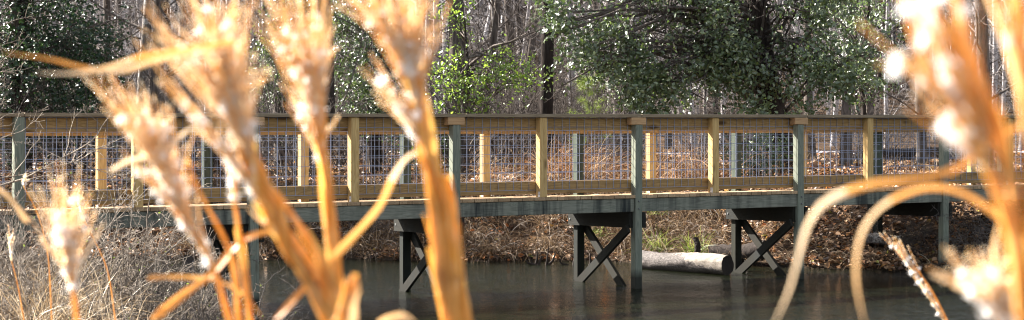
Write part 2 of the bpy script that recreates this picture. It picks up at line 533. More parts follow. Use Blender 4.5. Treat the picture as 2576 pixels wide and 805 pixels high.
for side in (0, 1):
    yo = 0 if side == 0 else W
    zo = 0 if side == 0 else -.045
    sg = 1 if side == 0 else -1       # towards the deck
    greys = GREY if side == 0 else BGREY
    yels = YEL if side == 0 else BYEL
    capj = [X0, -.95 * SP, .02 * SP, 2.03 * SP, 3.0 * SP, 4.03 * SP, 6.02 * SP, X1] if side == 0 else [X0, 0.5 * SP, 2.45 * SP, 4.47 * SP, X1]
    for a, b in zip(capj[:-1], capj[1:]):
        y0 = yo - .072 if side == 0 else yo - .075
        board('cap_rail', a + .0015, b - .0015, y0 + rb.uniform(-.003, .003), y0 + .145, 1.871 + zo, 1.906 + zo + rb.uniform(-.002, .002), M['cap_wood'], .004)
    rj = [X0] + [q * SP for q in (yels if side else greys)[1:-1]] + [X1]
    for a, b in zip(rj[:-1], rj[1:]):
        ya, yb = (yo + .046, yo + .084) if side == 0 else (yo - .084, yo - .046)
        board('top_rail', a + .001, b - .001, ya, yb, 1.733 + zo, 1.8705 + zo, M['pine_rail'], .004, tilt=rb.uniform(-.003, .003))
        board('bottom_rail', a + .001, b - .001, ya, yb, 1.058 + zo, 1.190 + zo, M['pine_rail'], .004, tilt=rb.uniform(-.003, .003))
    for q in greys:
        if side == 0:
            blk = q in (1.0, 1.977, 2.982, 3.993)
            top = 1.792 if blk else 1.870
            yy = yo - .020
        else:
            blk = False; top = 1.868 + zo; yy = yo
        bx = q * SP
        if side == 1:
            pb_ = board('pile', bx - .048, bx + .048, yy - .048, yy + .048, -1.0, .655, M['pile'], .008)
            pb_['label'] = 'wet pile standing in the water, coloured darker for shade'
        b_ = MB().box(bx - .046, bx + .046, yy - .046, yy + .046, -1.0 if side == 0 else .656, top, .006)
        tl = rb.uniform(-.006, .006)
        b_.v = [(p + tl * r_, s_, r_) for p, s_, r_ in b_.v]
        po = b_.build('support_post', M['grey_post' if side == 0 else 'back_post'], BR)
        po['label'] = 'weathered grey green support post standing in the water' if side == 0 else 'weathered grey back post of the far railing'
        if side == 0:
            bo = MB()
            for dz in (.875, .955):
                bo.box(bx - .009, bx + .009, yy - .058, yy - .0462, dz - .009, dz + .009, .003)
            bo.build('bolt_head', M['bolt'], po)
        if blk:
            board('cap_block', bx - .098, bx + .098, yy - .052, yy + .05, 1.7925, 1.8705, M['block_wood'], .004)
    for q in yels:
        bx = q * SP
        p = board('railing_post', bx - .045, bx + .045, yo - .045, yo + .045, DT + zo + .001, 1.8695 + zo, M['pine_post'], .005)
        p['label'] = 'new yellow pine railing post standing on the deck'
        br = MB().box(bx - .0485, bx - .0455, yo - .043, yo - .003, DT + zo + .004, DT + zo + .06, .0008)
        pl = br.build('post_bracket', M['plate'], p)
        hb = MB()
        for dy in (-.034, -.013):
            hb.box(bx - .0515, bx - .0487, yo + dy - .003, yo + dy + .003, DT + zo + .030, DT + zo + .037, .0006)
        hb.build('bracket_screw', M['bolt'], p)
    # welded mesh, one panel per bay between neighbouring posts
    allp = sorted([(q, 1) for q in greys] + [(q, 0) for q in yels])
    ym = yo + .041 if side == 0 else yo - .0405 - .048
    for (qa, _), (qb, _) in zip(allp[:-1], allp[1:]):
        xa, xb = qa * SP + .048, qb * SP - .048
        if xb - xa < .1: continue
        nbm = NB()
        xs = np.arange(xa + rb.uniform(.01, .05), xb, .0945)
        zb, zt = 1.096 + zo, 1.869 + zo
        P = np.stack([np.stack([xs, xs * 0 + ym, xs * 0 + zb], 1), np.stack([xs, xs * 0 + ym, xs * 0 + zt], 1)], 1)
        tubes(nbm, P, np.full((len(xs), 2), .0027), 6)
        zs = np.arange(zb + .003, zt, .0955)
        P = np.stack([np.stack([zs * 0 + xa, zs * 0 + ym - .004, zs], 1), np.stack([zs * 0 + xb, zs * 0 + ym - .004, zs], 1)], 1)
        tubes(nbm, P, np.full((len(zs), 2), .0027), 6)
        nbm.build('wire_mesh', M['wire'], BR, smooth=True)
# side beams
for yo in (-.045, W - .01, W * .5):
    qs = GREY if yo < 0 else BGREY
    for a, b in zip(qs[:-1], qs[1:]):
        g_ = .047 if yo != W * .5 else .002
        zt = DT - .04 + TILT * (yo + .02)
        board('side_beam', a * SP + g_, b * SP - g_, yo, yo + .042, .84 + TILT * max(yo, 0), zt, M['beam'], .005)
# bents
for i, (qa, qb) in enumerate(zip(GREY, BGREY)):
    if i == 0 or i > 7: continue
    xa, xb = qa * SP, qb * SP
    for s in (-1, 1):
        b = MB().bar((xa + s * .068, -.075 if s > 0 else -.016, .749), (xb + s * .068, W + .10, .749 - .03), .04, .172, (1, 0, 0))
        cb = b.build('cross_beam', M['shade_toned_wood'], BR)
        if s < 0:
            nbm = MB()
            for (yy, zz) in ((W + .04, .775), (W + .05, .70), (.03, .78)):
                nbm.box(xb - .096, xb - .0885, yy - .011, yy + .011, zz - .011, zz + .011, .003)
            nbm.build('bolt_head', M['bolt'], cb)
    if i in (2, 3, 4, 5):
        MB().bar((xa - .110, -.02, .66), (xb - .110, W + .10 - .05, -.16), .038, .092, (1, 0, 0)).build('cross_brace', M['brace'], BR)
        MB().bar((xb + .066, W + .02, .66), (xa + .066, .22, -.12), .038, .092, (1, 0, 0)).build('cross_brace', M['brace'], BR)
# ------------------------------------------------------------------ scatter helpers
SUN = Vector((-1.03, .55, .83)).normalized()


def in_view(x, y, z=0, pad=1.12):
    return (np.abs(x) < y * (1288 / F) * pad + .3)


def litter(name, label, n, xr, yr, size, seed, lift=.02, bias=.0, mat='litter', cond=None):
    rng = np.random.default_rng(seed)
    x = rng.uniform(*xr, n); y = yr[0] + (yr[1] - yr[0]) * rng.random(n) ** 1.5
    ok = in_view(x, y) & (ground(x, y) > .0)
    if cond is not None: ok &= cond(x, y, rng)
    gate = sn(x, y, 1.1, seed * 1.0) + .6 * sn(x, y, 3.3, 2.0)
    ok &= rng.random(n) < np.clip(.62 + gate * .9, .08, 1)
    x = x[ok]; y = y[ok]; m = len(x)
    z = ground(x, y) + rng.uniform(.0, lift, m)
    N = nrm(rng.normal(size=(m, 3)) * .55 + np.array([0, -.15, 1.0]))
    D = rng.normal(size=(m, 3)); D[:, 2] *= .4
    nb = NB()
    L = size * (.6 + .8 * rng.random(m))
    leaves(nb, np.stack([x, y, z], 1), D, N, L, L * .6, .3, rnd=np.clip(rng.random(m) + bias, 0, 1))
    o = nb.build(name, M[mat])
    return tag(o, label, None, None, 'stuff')


litter('leaf_litter', 'thick brown dead leaves covering the bank and woodland floor', 100000, (-9, 9), (21, 34), .066, 11, .06)
litter('leaf_litter', 'scattered dead leaves on the woodland floor behind the railing', 26000, (-18, 20), (32, 62), .13, 12, .05)


def tufts(centres, nper, length, spread, seed, droop=1.0, w=.004, k=5, lean=(0, 0), up=1.0, nb=None, rmin=0, rmax=1):
    """grass tufts: centres (n,3)"""
    rng = np.random.default_rng(seed)
    n = len(centres) * nper
    C = np.repeat(np.asarray(centres, float), nper, 0) + rng.normal(size=(n, 3)) * np.array([spread, spread, .0])
    C[:, 2] = np.repeat(np.asarray(centres)[:, 2], nper)
    Ln = length * (.45 + .8 * rng.random(n))
    d = nrm(rng.normal(size=(n, 3)) * .45 + np.array([lean[0], lean[1], up]))
    P = np.empty((n, k, 3)); P[:, 0] = C
    for j in range(1, k):
        d = nrm(d + rng.normal(size=(n, 3)) * .09 + np.array([0, 0, -.28 * droop]) * (.4 + rng.random((n, 1))) + np.array([lean[0], lean[1], 0]) * .15)
        P[:, j] = P[:, j - 1] + d * (Ln / (k - 1))[:, None]
    side = nrm(np.cross(nrm(P[:, -1] - P[:, 0]), rng.normal(size=(n, 3))))
    wk = np.linspace(1, .15, k)[None, :] * (w * (.6 + .8 * rng.random(n)))[:, None]
    if nb is None: nb = NB()
    ribbons(nb, P, side, wk, rmin + (rmax - rmin) * rng.random(n))
    return nb


# straw overhanging the far bank, left and middle
rng = np.random.default_rng(5)
n = 620
x = rng.uniform(-4.6, 2.9, n); y = far_shore(x) + rng.uniform(.15, 2.3, n)
cc = np.stack([x, y, ground(x, y)], 1)
nb = tufts(cc, 34, .50, .10, 6, 1.5, .0035, 6, (0, -.45), .8, rmax=.85)
tag(nb.build('dry_grass', M['straw']), 'long brown dry grass drooping over the far bank', None, None, 'stuff')
# orange grass behind the railing
n = 150
x = np.concatenate([rng.uniform(.55, 1.35, n // 3), rng.uniform(2.1, 3.2, n // 3), rng.uniform(-.9, 4.4, n // 3)])
y = np.concatenate([rng.uniform(26, 28.5, n // 3), rng.uniform(26, 29, n // 3), rng.uniform(27, 36, n // 3)])
kq = sn(x, y, 1.7, 4.0) > -.15; x = x[kq]; y = y[kq]
cc = np.stack([x, y, ground(x, y)], 1)
nb = tufts(cc, 40, .75, .16, 8, 1.3, .005, 6, (0, -.1), 1.0)
tag(nb.build('dry_fern', M['straw_orange']), 'rust orange dry fern and grass behind the middle bays of the railing', None, None, 'stuff')
n = 130
x = rng.uniform(2.2, 7.5, n); y = far_shore(x) + rng.uniform(.1, 1.7, n)
cc = np.stack([x, y, ground(x, y)], 1)
nb = tufts(cc, 16, .30, .10, 9, 1.6, .005, 5, (0, -.4), .6, rmin=.3)
tag(nb.build('dead_grass', M['straw']), 'thin dead grass wisps on the leafy right bank', None, None, 'stuff')
# general dry grass on the clearing
n = 500
x = rng.uniform(-12, 14, n); y = rng.uniform(27, 52, n)
cc = np.stack([x, y, ground(x, y)], 1)
nb = tufts(cc, 14, .35, .2, 10, 1.0, .006, 4, (0, 0), .8, rmin=.2)
tag(nb.build('dead_grass', M['straw']), 'dry grass scattered over the clearing beyond the bank', None, None, 'stuff')

# green tufts on the bank: individual things
for i, (px, py, Y, n_, L_, lab) in enumerate([
        (1655, 628, 23.35, 200, .34, 'yellow green grass tuft on the bank just right of the third braced bent'),
        (1752, 634, 22.95, 230, .34, 'bright green grass tuft behind the right part of the pale log'),
        (1500, 612, 24.0, 120, .28, 'small green tuft on the bank seen between the crossed braces'),
        (1640, 575, 24.4, 80, .25, 'small green sprig high on the bank beside the support post')]):
    X = (px - 1288) / F * Y
    z = float(ground(X, Y))
    o = tufts([(0, 0, 0)], n_, L_, .07, 40 + i, 1.1, .006, 5, (0, -.15), .9).build('grass_tuft', M['green_grass'])
    o.location = (X, Y, z)
    tag(o, lab, 'grass tuft', 'green grass tufts on the far bank')


# ------------------------------------------------------------------ logs
def log_mesh(p0, p1, r0, r1, seed, rough=.03, k=26, sides=22):
    rng = np.random.default_rng(seed)
    p0 = np.array(p0, float); p1 = np.array(p1, float)
    T = (p1 - p0) / np.linalg.norm(p1 - p0); U = nrm(np.cross(T, [0, 0, 1.])); V = np.cross(T, U)
    v = []; f = []
    ph = rng.uniform(0, 6, 6)
    for j in range(k):
        s = j / (k - 1); c = p0 + (p1 - p0) * s; c = c + V * .015 * math.sin(s * 5 + ph[0])
        for q in range(sides):
            a = q * 2 * math.pi / sides
            r = (r0 + (r1 - r0) * s) * (1 + rough * 2 * math.sin(2 * a + ph[1] + s * 3) + rough * math.sin(5 * a + ph[2] + 7 * s)) + rng.normal() * rough * .15
            v.append(c + U * math.cos(a) * r + V * math.sin(a) * r)
    for j in range(k - 1):
        for q in range(sides):
            q2 = (q + 1) % sides
            f.append((j * sides + q, j * sides + q2, (j + 1) * sides + q2, (j + 1) * sides + q))
    return np.array(v), f, k, sides


def make_log(name, p0, p1, r0, r1, seed, mat, label, cat, bare=False, endmat=None, group=None):
    base = np.array([(p0[0] + p1[0]) / 2, (p0[1] + p1[1]) / 2, 0.0])
    root = empty(name, tuple(base))
    v, f, k, s = log_mesh(np.array(p0) - base, np.array(p1) - base, r0, r1, seed)
    mb = MB(); mb.v = [tuple(q) for q in v]; mb.f = f
    o = mb.build('log_body', mat, root)
    for p in o.data.polygons: p.use_smooth = True
    for nm, ring, c in (('cut_end', v[-s:], np.array(p1) - base), ('cut_end', v[:s], np.array(p0) - base)):
        cc = ring.mean(0); ax = nrm((np.array(p1) - np.array(p0))) * (.004 if nm and (ring is not None) else 0)
        sgn = 1 if abs(ring[0][0] - v[-1][0]) < abs(ring[0][0] - v[0][0]) else -1
        e = MB(); e.v = [tuple(cc + sgn * ax)] + [tuple(cc + (q - cc) * 1.0 + sgn * ax * .3) for q in ring]
        e.f = [(0, 1 + i, 1 + (i + 1) % s) for i in range(s)]
        e.build(nm, endmat or mat, root)
    tag(root, label, cat, group)
    return root


t = NT('log_bark_and_bare_wood'); co = t.coord()
sx = t.node('ShaderNodeSeparateXYZ'); t.l.new(co, sx.inputs[0])
pl = t.noise(t.mapping(co, (5, 5, 5)), 1.2, 4, .7)
edge = t.math('ADD', t.math('ADD', sx.outputs[0], t.math('MULTIPLY', sx.outputs[2], 3.0)), t.math('MULTIPLY', pl, .9))
edge = t.math('ADD', edge, -.44)
bk = t.noise(t.mapping(co, (14, 26, 26)), 1.3, 5, .75, .5)
vb = t.node('ShaderNodeTexVoronoi', feature='DISTANCE_TO_EDGE'); vb.inputs['Scale'].default_value = 24; t.l.new(t.mix(.12, t.mapping(co, (.6, 1.3, 1.3)), t.node('ShaderNodeTexNoise').outputs['Color']), vb.inputs['Vector'])
cb = t.mix(t.ramp(vb.outputs['Distance'], [(0, 0), (.14, 1)]), (.035, .028, .024), t.ramp(bk, [(.3, (.045, .037, .032)), (.7, (.15, .125, .115))]))
cw = t.ramp(t.noise(t.mapping(co, (3, 20, 20)), 1.0, 5, .7), [(.3, (.10, .08, .06)), (.7, (.28, .24, .205))])
c = t.mix(t.ramp(edge, [(.50, 0), (.54, 1)]), cb, cw)
c = t.mix(t.ramp(sx.outputs[2], [(-.0, 1), (.075, 0)]), c, (.03, .024, .018))
M['log'] = t.finish(t.bsdf(c, .8, .3, t.bump(t.math('ADD', bk, t.math('MULTIPLY', vb.outputs['Distance'], t.ramp(edge, [(.5, 1), (.54, 0)]))), .6, .012)))
M['log_end'] = bark('dark_cut_wood', (.05, .04, .03), (.015, .012, .010))

make_log('fallen_log', (1.60, 22.2, .095), (2.57, 21.15, .10), .135, .118, 3, M['log'], 'pale fallen log with peeling bark lying at the water edge under the bridge', 'log', endmat=M['log_end'])
make_log('dark_log', (2.55, 22.75, .12), (3.2, 22.4, .20), .10, .13, 5, M['bark_dark'], 'dark rotten log behind the cut end of the pale log', 'log', endmat=M['log_end'])
make_log('grey_log', (4.55, 22.75, .32), (4.95, 22.6, .30), .07, .08, 6, M['bark_pale'], 'small grey log end on the shaded bank below the right end of the deck', 'log', endmat=M['log_end'])
make_log('stub', (2.32, 22.1, .20), (2.29, 22.15, .38), .04, .03, 8, M['bark_dark'], 'short black broken stub standing up behind the pale log', 'stub', endmat=M['log_end'])
make_log('fallen_log', (8.3, 42.5, 1.0), (11.5, 43.5, 1.12), .16, .13, 9, M['bark_dark'], 'dark fallen trunk lying in the clearing seen through the right bay', 'log', endmat=M['log_end'])
make_log('stump', (-2.93, 15.9, -.1), (-2.79, 15.3, .63), .06, .05, 10, M['bark_pale'], 'pale slanting sapling stump among the twigs beside the left support post', 'stump', endmat=M['log_end'])

rng = np.random.default_rng(77)
for i, (px, py, L_) in enumerate([(1370, 652, .3), (1440, 655, .25), (1345, 655, .2), (1480, 662, .22)]):
    nb = NB()
    p = np.array([[0, 0, -.05], [.08, 0, .03], [.10, .0, .12]]) * L_ / .2
    P = np.stack([p, p * np.array([-1.2, 1, .6]), p * np.array([.4, 1, 1.3])])
    P += rng.normal(size=P.shape) * .015
    tubes(nb, P, np.tile([[.022, .016, .006]], (3, 1)), 6)
    o = nb.build('driftwood', M['bark_dark'], smooth=True)
    o.location = at(px, py, 22.6); o.location.z = 0.0
    tag(o, ['black forked driftwood snag in the shallows left of the crossed braces', 'small dark snag in the water just left of the braced pile',
            'low dark driftwood bit left of the forked snag', 'flat dark driftwood between the crossed braces'][i], 'driftwood', 'driftwood in the shallows')


# ------------------------------------------------------------------ bare trees
def tree_parts(seed, H, r0, lean=0.03, first=.18, nb1=16, nb2=7, nb3=5, sides=9, twig_min=.004, flare=1.5):
    rng = np.random.default_rng(seed)
    k = 12
    P = np.zeros((1, k, 3)); d = np.array([rng.normal() * lean, rng.normal() * lean, 1.0])
    for j in range(1, k):
        d = d + rng.normal(size=3) * np.array([.03, .03, 0])
        P[0, j] = P[0, j - 1] + nrm(d) * H / (k - 1)
    P = np.concatenate([P[:, :1], P[:, :1] + (P[:, 1:2] - P[:, :1]) * .15, P[:, 1:]], 1); k += 1
    P[0, 0, 2] -= .15
    r = (r0 * np.linspace(1, .22, k))[None, :]; r[0, 0] = r0 * flare; r[0, 1] = r0 * 1.12
    tr = NB(); tubes(tr, P, r, sides)
    b1, r1 = grow(rng, P, r, nb1, first, .24, .72, .12, 6, .24, .16)
    b2, r2 = grow(rng, b1, r1, nb2, .2, .5, .6, .08, 5, .55, .22)
    br = NB(); tubes(br, b1, np.maximum(r1, .008), 5); tubes(br, b2, np.maximum(r2, .005), 4)
    if nb3:
        b3, r3 = grow(rng, b2, r2, nb3, .15, .55, .6, .05, 4, .6, .25)
        tubes(br, b3, np.maximum(r3, twig_min), 3)
    return tr, br


def tree_thing(name, px, Y, H, r0, seed, trunk_mat, branch_mat, label, py=None, **kw):
    X = (px - 1288) / F * Y
    root = empty(name, (X, Y, float(ground(X, Y))))
    tr, br = tree_parts(seed, H, r0, **kw)
    tr.build('trunk', M[trunk_mat], root, smooth=True)
    br.build('branches', M[branch_mat], root, smooth=True)
    return tag(root, label, 'tree')


TREES = [
    (352, 34, .125, 'bark_pale', 'pale mottled tree trunk above the left railing beside a darker trunk'),
    (386, 31, .10, 'bark', 'straight grey brown trunk just right of the pale mottled tree'),
    (255, 36, .10, 'bark', 'slim grey trunk behind the dark evergreen at the left'),
    (538, 33, .09, 'bark_dark', 'dark trunk behind the big fanned reed plume'),
    (1154, 30, .19, 'bark', 'thick furrowed brown trunk right of the tallest reed plume'),
    (1212, 33, .08, 'bark', 'slim straight trunk right of the thick brown trunk'),
    (1246, 38, .09, 'bark_pale', 'thin pale trunk rising above the yellow green foliage'),
    (1374, 31, .14, 'bark_dark', 'dark trunk at the left edge of the big holly'),
    (1300, 41, .10, 'bark', 'thin brown trunk left of the dark trunk by the holly'),
    (1602, 38, .15, 'bark_pale', 'grey trunk seen through the holly crown above the capped post'),
    (1576, 36, .13, 'bark_pale', 'pale flared tree base seen through the railing left of the third capped post'),
    (2128, 37, .12, 'bark', 'grey brown trunk right of the holly crown'),
    (2190, 43, .11, 'bark', 'slim trunk right of the holly above the fifth yellow post'),
    (945, 31, .10, 'bark_dark', 'dark trunk seen through the mesh right of the second yellow post'),
    (2320, 40, .12, 'bark', 'brown trunk above the railing right of the last yellow post'),
    (2480, 35, .15, 'bark', 'shadowed trunk behind the large blurred reed at the right'),
    (60, 33, .14, 'bark_dark', 'dark trunk inside the evergreen at the far left'),
    (705, 35, .11, 'bark', 'grey trunk partly hidden behind the white topped plume'),
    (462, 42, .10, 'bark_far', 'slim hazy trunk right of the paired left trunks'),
    (2040, 45, .13, 'bark', 'distant trunk above the fourth capped post'),
    (1510, 44, .12, 'bark', 'distant brown trunk behind the lower left of the holly crown'),
]
for i, (px, Y, r0, mt, lab) in enumerate(TREES):
    tree_thing('bare_tree', px, Y, 9.5 + (i % 4), r0, 100 + i, mt, 'twig', lab, lean=.012, nb1=18, nb2=8, nb3=6, flare=2.0 if 'flared' in lab else 1.4, first=.14)

# farther slender trees: six kinds copied
VAR = []
for i in range(7):
    tr, br = tree_parts(300 + i, 12 + i % 3, .085 + .02 * (i % 3), nb1=20, nb2=7, nb3=2, sides=7, twig_min=.008, first=.12)
    tr.v += br.v; tr.f += [f + tr.n for f in br.f]; tr.a += br.a
    VAR.append(tr)
protos = []
rng = np.random.default_rng(42)
spots = []
tries = 0
while len(spots) < 170 and tries < 9000:
    tries += 1
    Y = 40 + 65 * rng.random() ** .9
    X = rng.uniform(-1.1, 1.1) * Y * 1288 / F
    if 9 < X and 48 < Y < 62: continue
    if X > 5 and Y < 50: continue
    if min([((X - a) ** 2 + (Y - b) ** 2) for a, b in spots] or [99]) < 2.2: continue
    spots.append((X, Y))
for i, (X, Y) in enumerate(spots):
    if i < 7:
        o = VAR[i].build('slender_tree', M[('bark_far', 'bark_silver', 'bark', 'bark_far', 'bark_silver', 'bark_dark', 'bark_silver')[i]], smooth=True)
        protos.append(o)
    else:
        o = protos[i % 7].copy(); COL.objects.link(o)
    o.location = (X, Y, float(ground(X, Y)) - .1)
    o.rotation_euler = (0, 0, rng.uniform(0, 6.28))
    s = rng.uniform(.85, 1.3); o.scale = (s, s, s * rng.uniform(.9, 1.2))
    tag(o, 'slender bare tree standing in the far wood', 'tree', 'slender bare trees of the far wood')


# far wood as one mass of thin stems on the hillside
rng = np.random.default_rng(90)
n = 2600
Y = rng.uniform(95, 175, n); X = rng.uniform(-1.25, 1.25, n) * Y * 1288 / F
P = np.zeros((n, 5, 3)); z = ground(X, Y)
H = rng.uniform(7, 15, n)
for j in range(5):
    P[:, j] = np.stack([X + rng.normal(size=n) * .15 * j, Y, z - .2 + H * j / 4], 1)
r = rng.uniform(.05, .17, n)[:, None] * np.linspace(1, .3, 5)[None, :]
nb = NB(); tubes(nb, P, r, 4, rng.random(n))
b1, r1 = grow(rng, P, r, 5, .2, .28, .65, .15, 4, .5, .2)
tubes(nb, b1, np.maximum(r1, .02), 3, rng.random(len(b1)) * .9)
tag(nb.build('distant_wood', M['wood_mass'], smooth=True), 'grey brown leafless wood covering the slope far behind', None, None, 'stuff')


# ------------------------------------------------------------------ twiggy thickets
def shrub_nb(seed, nst, H, spread, per2=9, per3=6, r=.009, up=.25, wob=.16, tmin=.1, per4=0):
    rng = np.random.default_rng(seed)
    k = 8
    P = np.zeros((nst, k, 3))
    P[:, 0, :2] = rng.normal(size=(nst, 2)) * spread * .25
    d = nrm(rng.normal(size=(nst, 3)) * np.array([spread, spread, .1]) + np.array([0, 0, 1.]))
    L = H * (.6 + .6 * rng.random(nst))
    for j in range(1, k):
        d = nrm(d + rng.normal(size=(nst, 3)) * wob * .6 + np.array([0, 0, up * .12]))
        P[:, j] = P[:, j - 1] + d * (L / (k - 1))[:, None]
    rr = r * (.6 + .8 * rng.random(nst))[:, None] * np.linspace(1, .3, k)[None, :]
    nb = NB(); tubes(nb, P, rr, 5, rng.random(nst))
    b2, r2 = grow(rng, P, rr, per2, tmin, .45, .55, up * .4, 5, .6, wob)
    tubes(nb, b2, np.maximum(r2, .0024), 3, rng.random(len(b2)))
    if per3:
        b3, r3 = grow(rng, b2, r2, per3, .15, .6, .55, up * .3, 4, .65, wob)
        tubes(nb, b3, np.maximum(r3, .0018), 3, rng.random(len(b3)))
        b2 = b3; r2 = r3
    return nb, b2


thick = []
for i in range(5):
    nb, tips = shrub_nb(500 + i, 16, 2.2, .55, 9, 5, .013, .2, .18)
    thick.append(nb)
rng = np.random.default_rng(51)
tp = []
for i in range(46):
    Y = rng.uniform(27.5, 44); X = rng.uniform(-1.08, 1.08) * Y * 1288 / F
    if X > 3.5 and Y < 43: Y = rng.uniform(40, 50)
    if X > -.5 and Y < 31: Y += 5
    if i < 5:
        o = thick[i].build('bare_thicket', M['twig'], smooth=True); tp.append(o)
    else:
        o = tp[i % 5].copy(); COL.objects.link(o)
    o.location = (X, Y, float(ground(X, Y)) - .05); o.rotation_euler = (0, 0, rng.uniform(0, 6.3))
    s = rng.uniform(.7, 1.25); o.scale = (s, s, s)
    tag(o, 'twiggy leafless undergrowth bush among the trees behind the boardwalk', 'bush', 'leafless bushes in the woodland undergrowth')


# ------------------------------------------------------------------ evergreens
def evergreen(name, label, base, lobes, ncl, nleaf, L, seed, mat, trunk_r, trunk_h, bmat='bark_dark', clr=.24, gap=-.1, lim=60, cat='tree', lean=(0, 0), bright=0.0, tlo=.12):
    """lobes: list of (cx,cy,cz,rx,ry,rz,weight) in world; base world position"""
    rng = np.random.default_rng(seed)
    base = np.array(base, float)
    root = empty(name, tuple(base))
    # trunk
    k = 9
    P = np.zeros((1, k, 3)); zz = np.linspace(-.1, trunk_h, k)
    P[0, :, 2] = zz; P[0, :, 0] = lean[0] * zz + .06 * np.sin(zz * 1.3 + seed); P[0, :, 1] = lean[1] * zz
    r = trunk_r * np.linspace(1.15, .35, k)[None, :]
    nb = NB(); tubes(nb, P, r, 10); nb.build('trunk', M[bmat], root, smooth=True)
    # clusters
    w = np.array([l[6] for l in lobes]); w = w / w.sum()
    li = rng.choice(len(lobes), ncl * 3, p=w)
    lb = np.array([l[:6] for l in lobes])[li]
    q = nrm(rng.normal(size=(len(li), 3))) * (rng.random((len(li), 1)) ** .42)
    C = lb[:, :3] + q * lb[:, 3:6]
    g_ = sn(C[:, 0] * 1.0, C[:, 2] * 1.0, 2.6, seed) + .6 * sn(C[:, 0], C[:, 1], 3.7, seed + 2)
    C = C[g_ > gap][:ncl] - base
    # limbs from trunk to some clusters
    m = min(lim, len(C))
    tgt = C[rng.choice(len(C), m, replace=False)]
    ti = rng.uniform(tlo, .95, m); ti = np.minimum(ti, np.clip(tgt[:, 2] / trunk_h, .08, .95) + .05)
    st = np.stack([np.interp(ti * trunk_h, zz, P[0, :, 0]), np.interp(ti * trunk_h, zz, P[0, :, 1]), ti * trunk_h], 1)
    kk = 7; LP = np.empty((m, kk, 3))
    for j in range(kk):
        s = j / (kk - 1)
        LP[:, j] = st * (1 - s) + tgt * s + np.array([0, 0, .35]) * math.sin(s * 3.14) * np.linalg.norm(tgt - st, axis=1)[:, None] * .3 + (rng.normal(size=(m, 3)) * .06 if 0 < j < kk - 1 else 0)
    lr = (.012 + .012 * np.linalg.norm(tgt - st, axis=1))[:, None] * np.linspace(1, .25, kk)[None, :]
    nb = NB(); tubes(nb, LP, lr, 5)
    b2, r2 = grow(rng, LP, lr, 7, .3, .35, .6, .03, 5, .5, .2); tubes(nb, b2, np.maximum(r2, .003), 3)
    b3, r3 = grow(rng, b2, r2, 3, .2, .6, .6, .0, 4, .6, .22); tubes(nb, b3, np.maximum(r3, .0022), 3)
    nb.build('branches', M['twig'], root, smooth=True)
    # leaves: half around clusters, rest along twigs
    nl = nleaf
    K = len(C)
    out = nrm(C - np.array([P[0, -1, 0], P[0, -1, 1], trunk_h * .6]))
    tw = 3
    d = nrm(out[:, None, :] * .8 + rng.normal(size=(K, tw, 3)) * .8)
    tl = rng.uniform(.2, 1.0, (K, tw, nl // tw, 1)) * clr * 1.3
    pos = C[:, None, None, :] + d[:, :, None, :] * tl + rng.normal(size=(K, tw, nl // tw, 3)) * clr * .16
    pos = pos.reshape(-1, 3); n = len(pos)
    D = np.repeat(d.reshape(-1, 3), nl // tw, 0) * .5 + rng.normal(size=(n, 3)) * .8
    N = rng.normal(size=(n, 3)) * .5 + np.array([-.62, -.54, .56])
    cr = np.repeat(rng.random(K), (nl // tw) * tw)
    nb = NB()
    sz = L * (.6 + .7 * rng.random(n))
    leaves(nb, pos, D, N, sz, sz * .52, .14, rnd=np.clip(.55 * cr + .45 * rng.random(n) + bright, 0, 1))
    p2 = b3[:, 1:].reshape(-1, 3); p2 = p2[rng.random(len(p2)) < .6]; n = len(p2)
    sz = L * (.6 + .6 * rng.random(n))
    leaves(nb, p2 + rng.normal(size=(n, 3)) * .02, rng.normal(size=(n, 3)), rng.normal(size=(n, 3)) * .7 + np.array([-.2, -.2, .7]), sz, sz * .52, .14, rnd=rng.random(n) * .9)
    nb.build('foliage', M[mat], root)
    return tag(root, label, cat)


gz = lambda x, y: float(ground(x, y))
evergreen('shade_crown_tree', 'dark trunk between the two middle plumes, with an unseen crown added for shade', (-3.0, 28.2, gz(-3.0, 28.2)),  # crown above the view is added to shade the right bank
          [(-3.3, 26.8, 8.6, 1.9, 1.6, 1.7, 2), (-4.6, 27.6, 10.0, 1.8, 1.5, 1.5, 1), (-3.0, 26.9, 6.6, 1.3, 1.2, .7, .7)],
          1150, 18, .10, 31, 'holly_dark', .13, 9.5, gap=-.6, lim=40, tlo=.6)
evergreen('dark_evergreen', 'unseen dark evergreen added beyond the left edge to shade the undergrowth', (-11.2, 29.5, gz(-11.2, 29.5)),  # out-of-view tree added to darken the undergrowth on the left
          [(-11.2, 29.4, 4.8, 2.0, 1.8, 2.6, 2), (-10.6, 29.0, 7.0, 1.7, 1.5, 1.6, 1)],
          800, 18, .10, 32, 'holly_dark', .16, 7.5, gap=-.6, lim=40)
evergreen('holly_tree', 'large glossy holly tree spreading over the middle and right of the railing', (4.5, 29.6, gz(4.5, 29.6)),
          [(1.7, 28.8, 3.3, 1.35, .7, 1.35, 2.2), (2.9, 28.9, 3.0, 1.3, .7, 1.3, 2.2), (4.3, 28.7, 3.0, 1.5, .7, 1.5, 2.2), (5.4, 29.0, 3.4, 1.2, .8, 1.1, 1.2), (.75, 28.7, 3.3, .6, .5, .6, .5),
           (3.2, 29.3, 5.0, 3.0, .9, .8, 1.0), (4.6, 28.4, 2.25, 1.2, .5, .6, .9), (2.4, 28.5, 2.3, 1.1, .5, .45, .7)],
          1000, 18, .078, 21, 'holly', .25, 6.0, gap=.24, lim=110, lean=(-.14, 0), bmat='bark_dark', clr=.27)
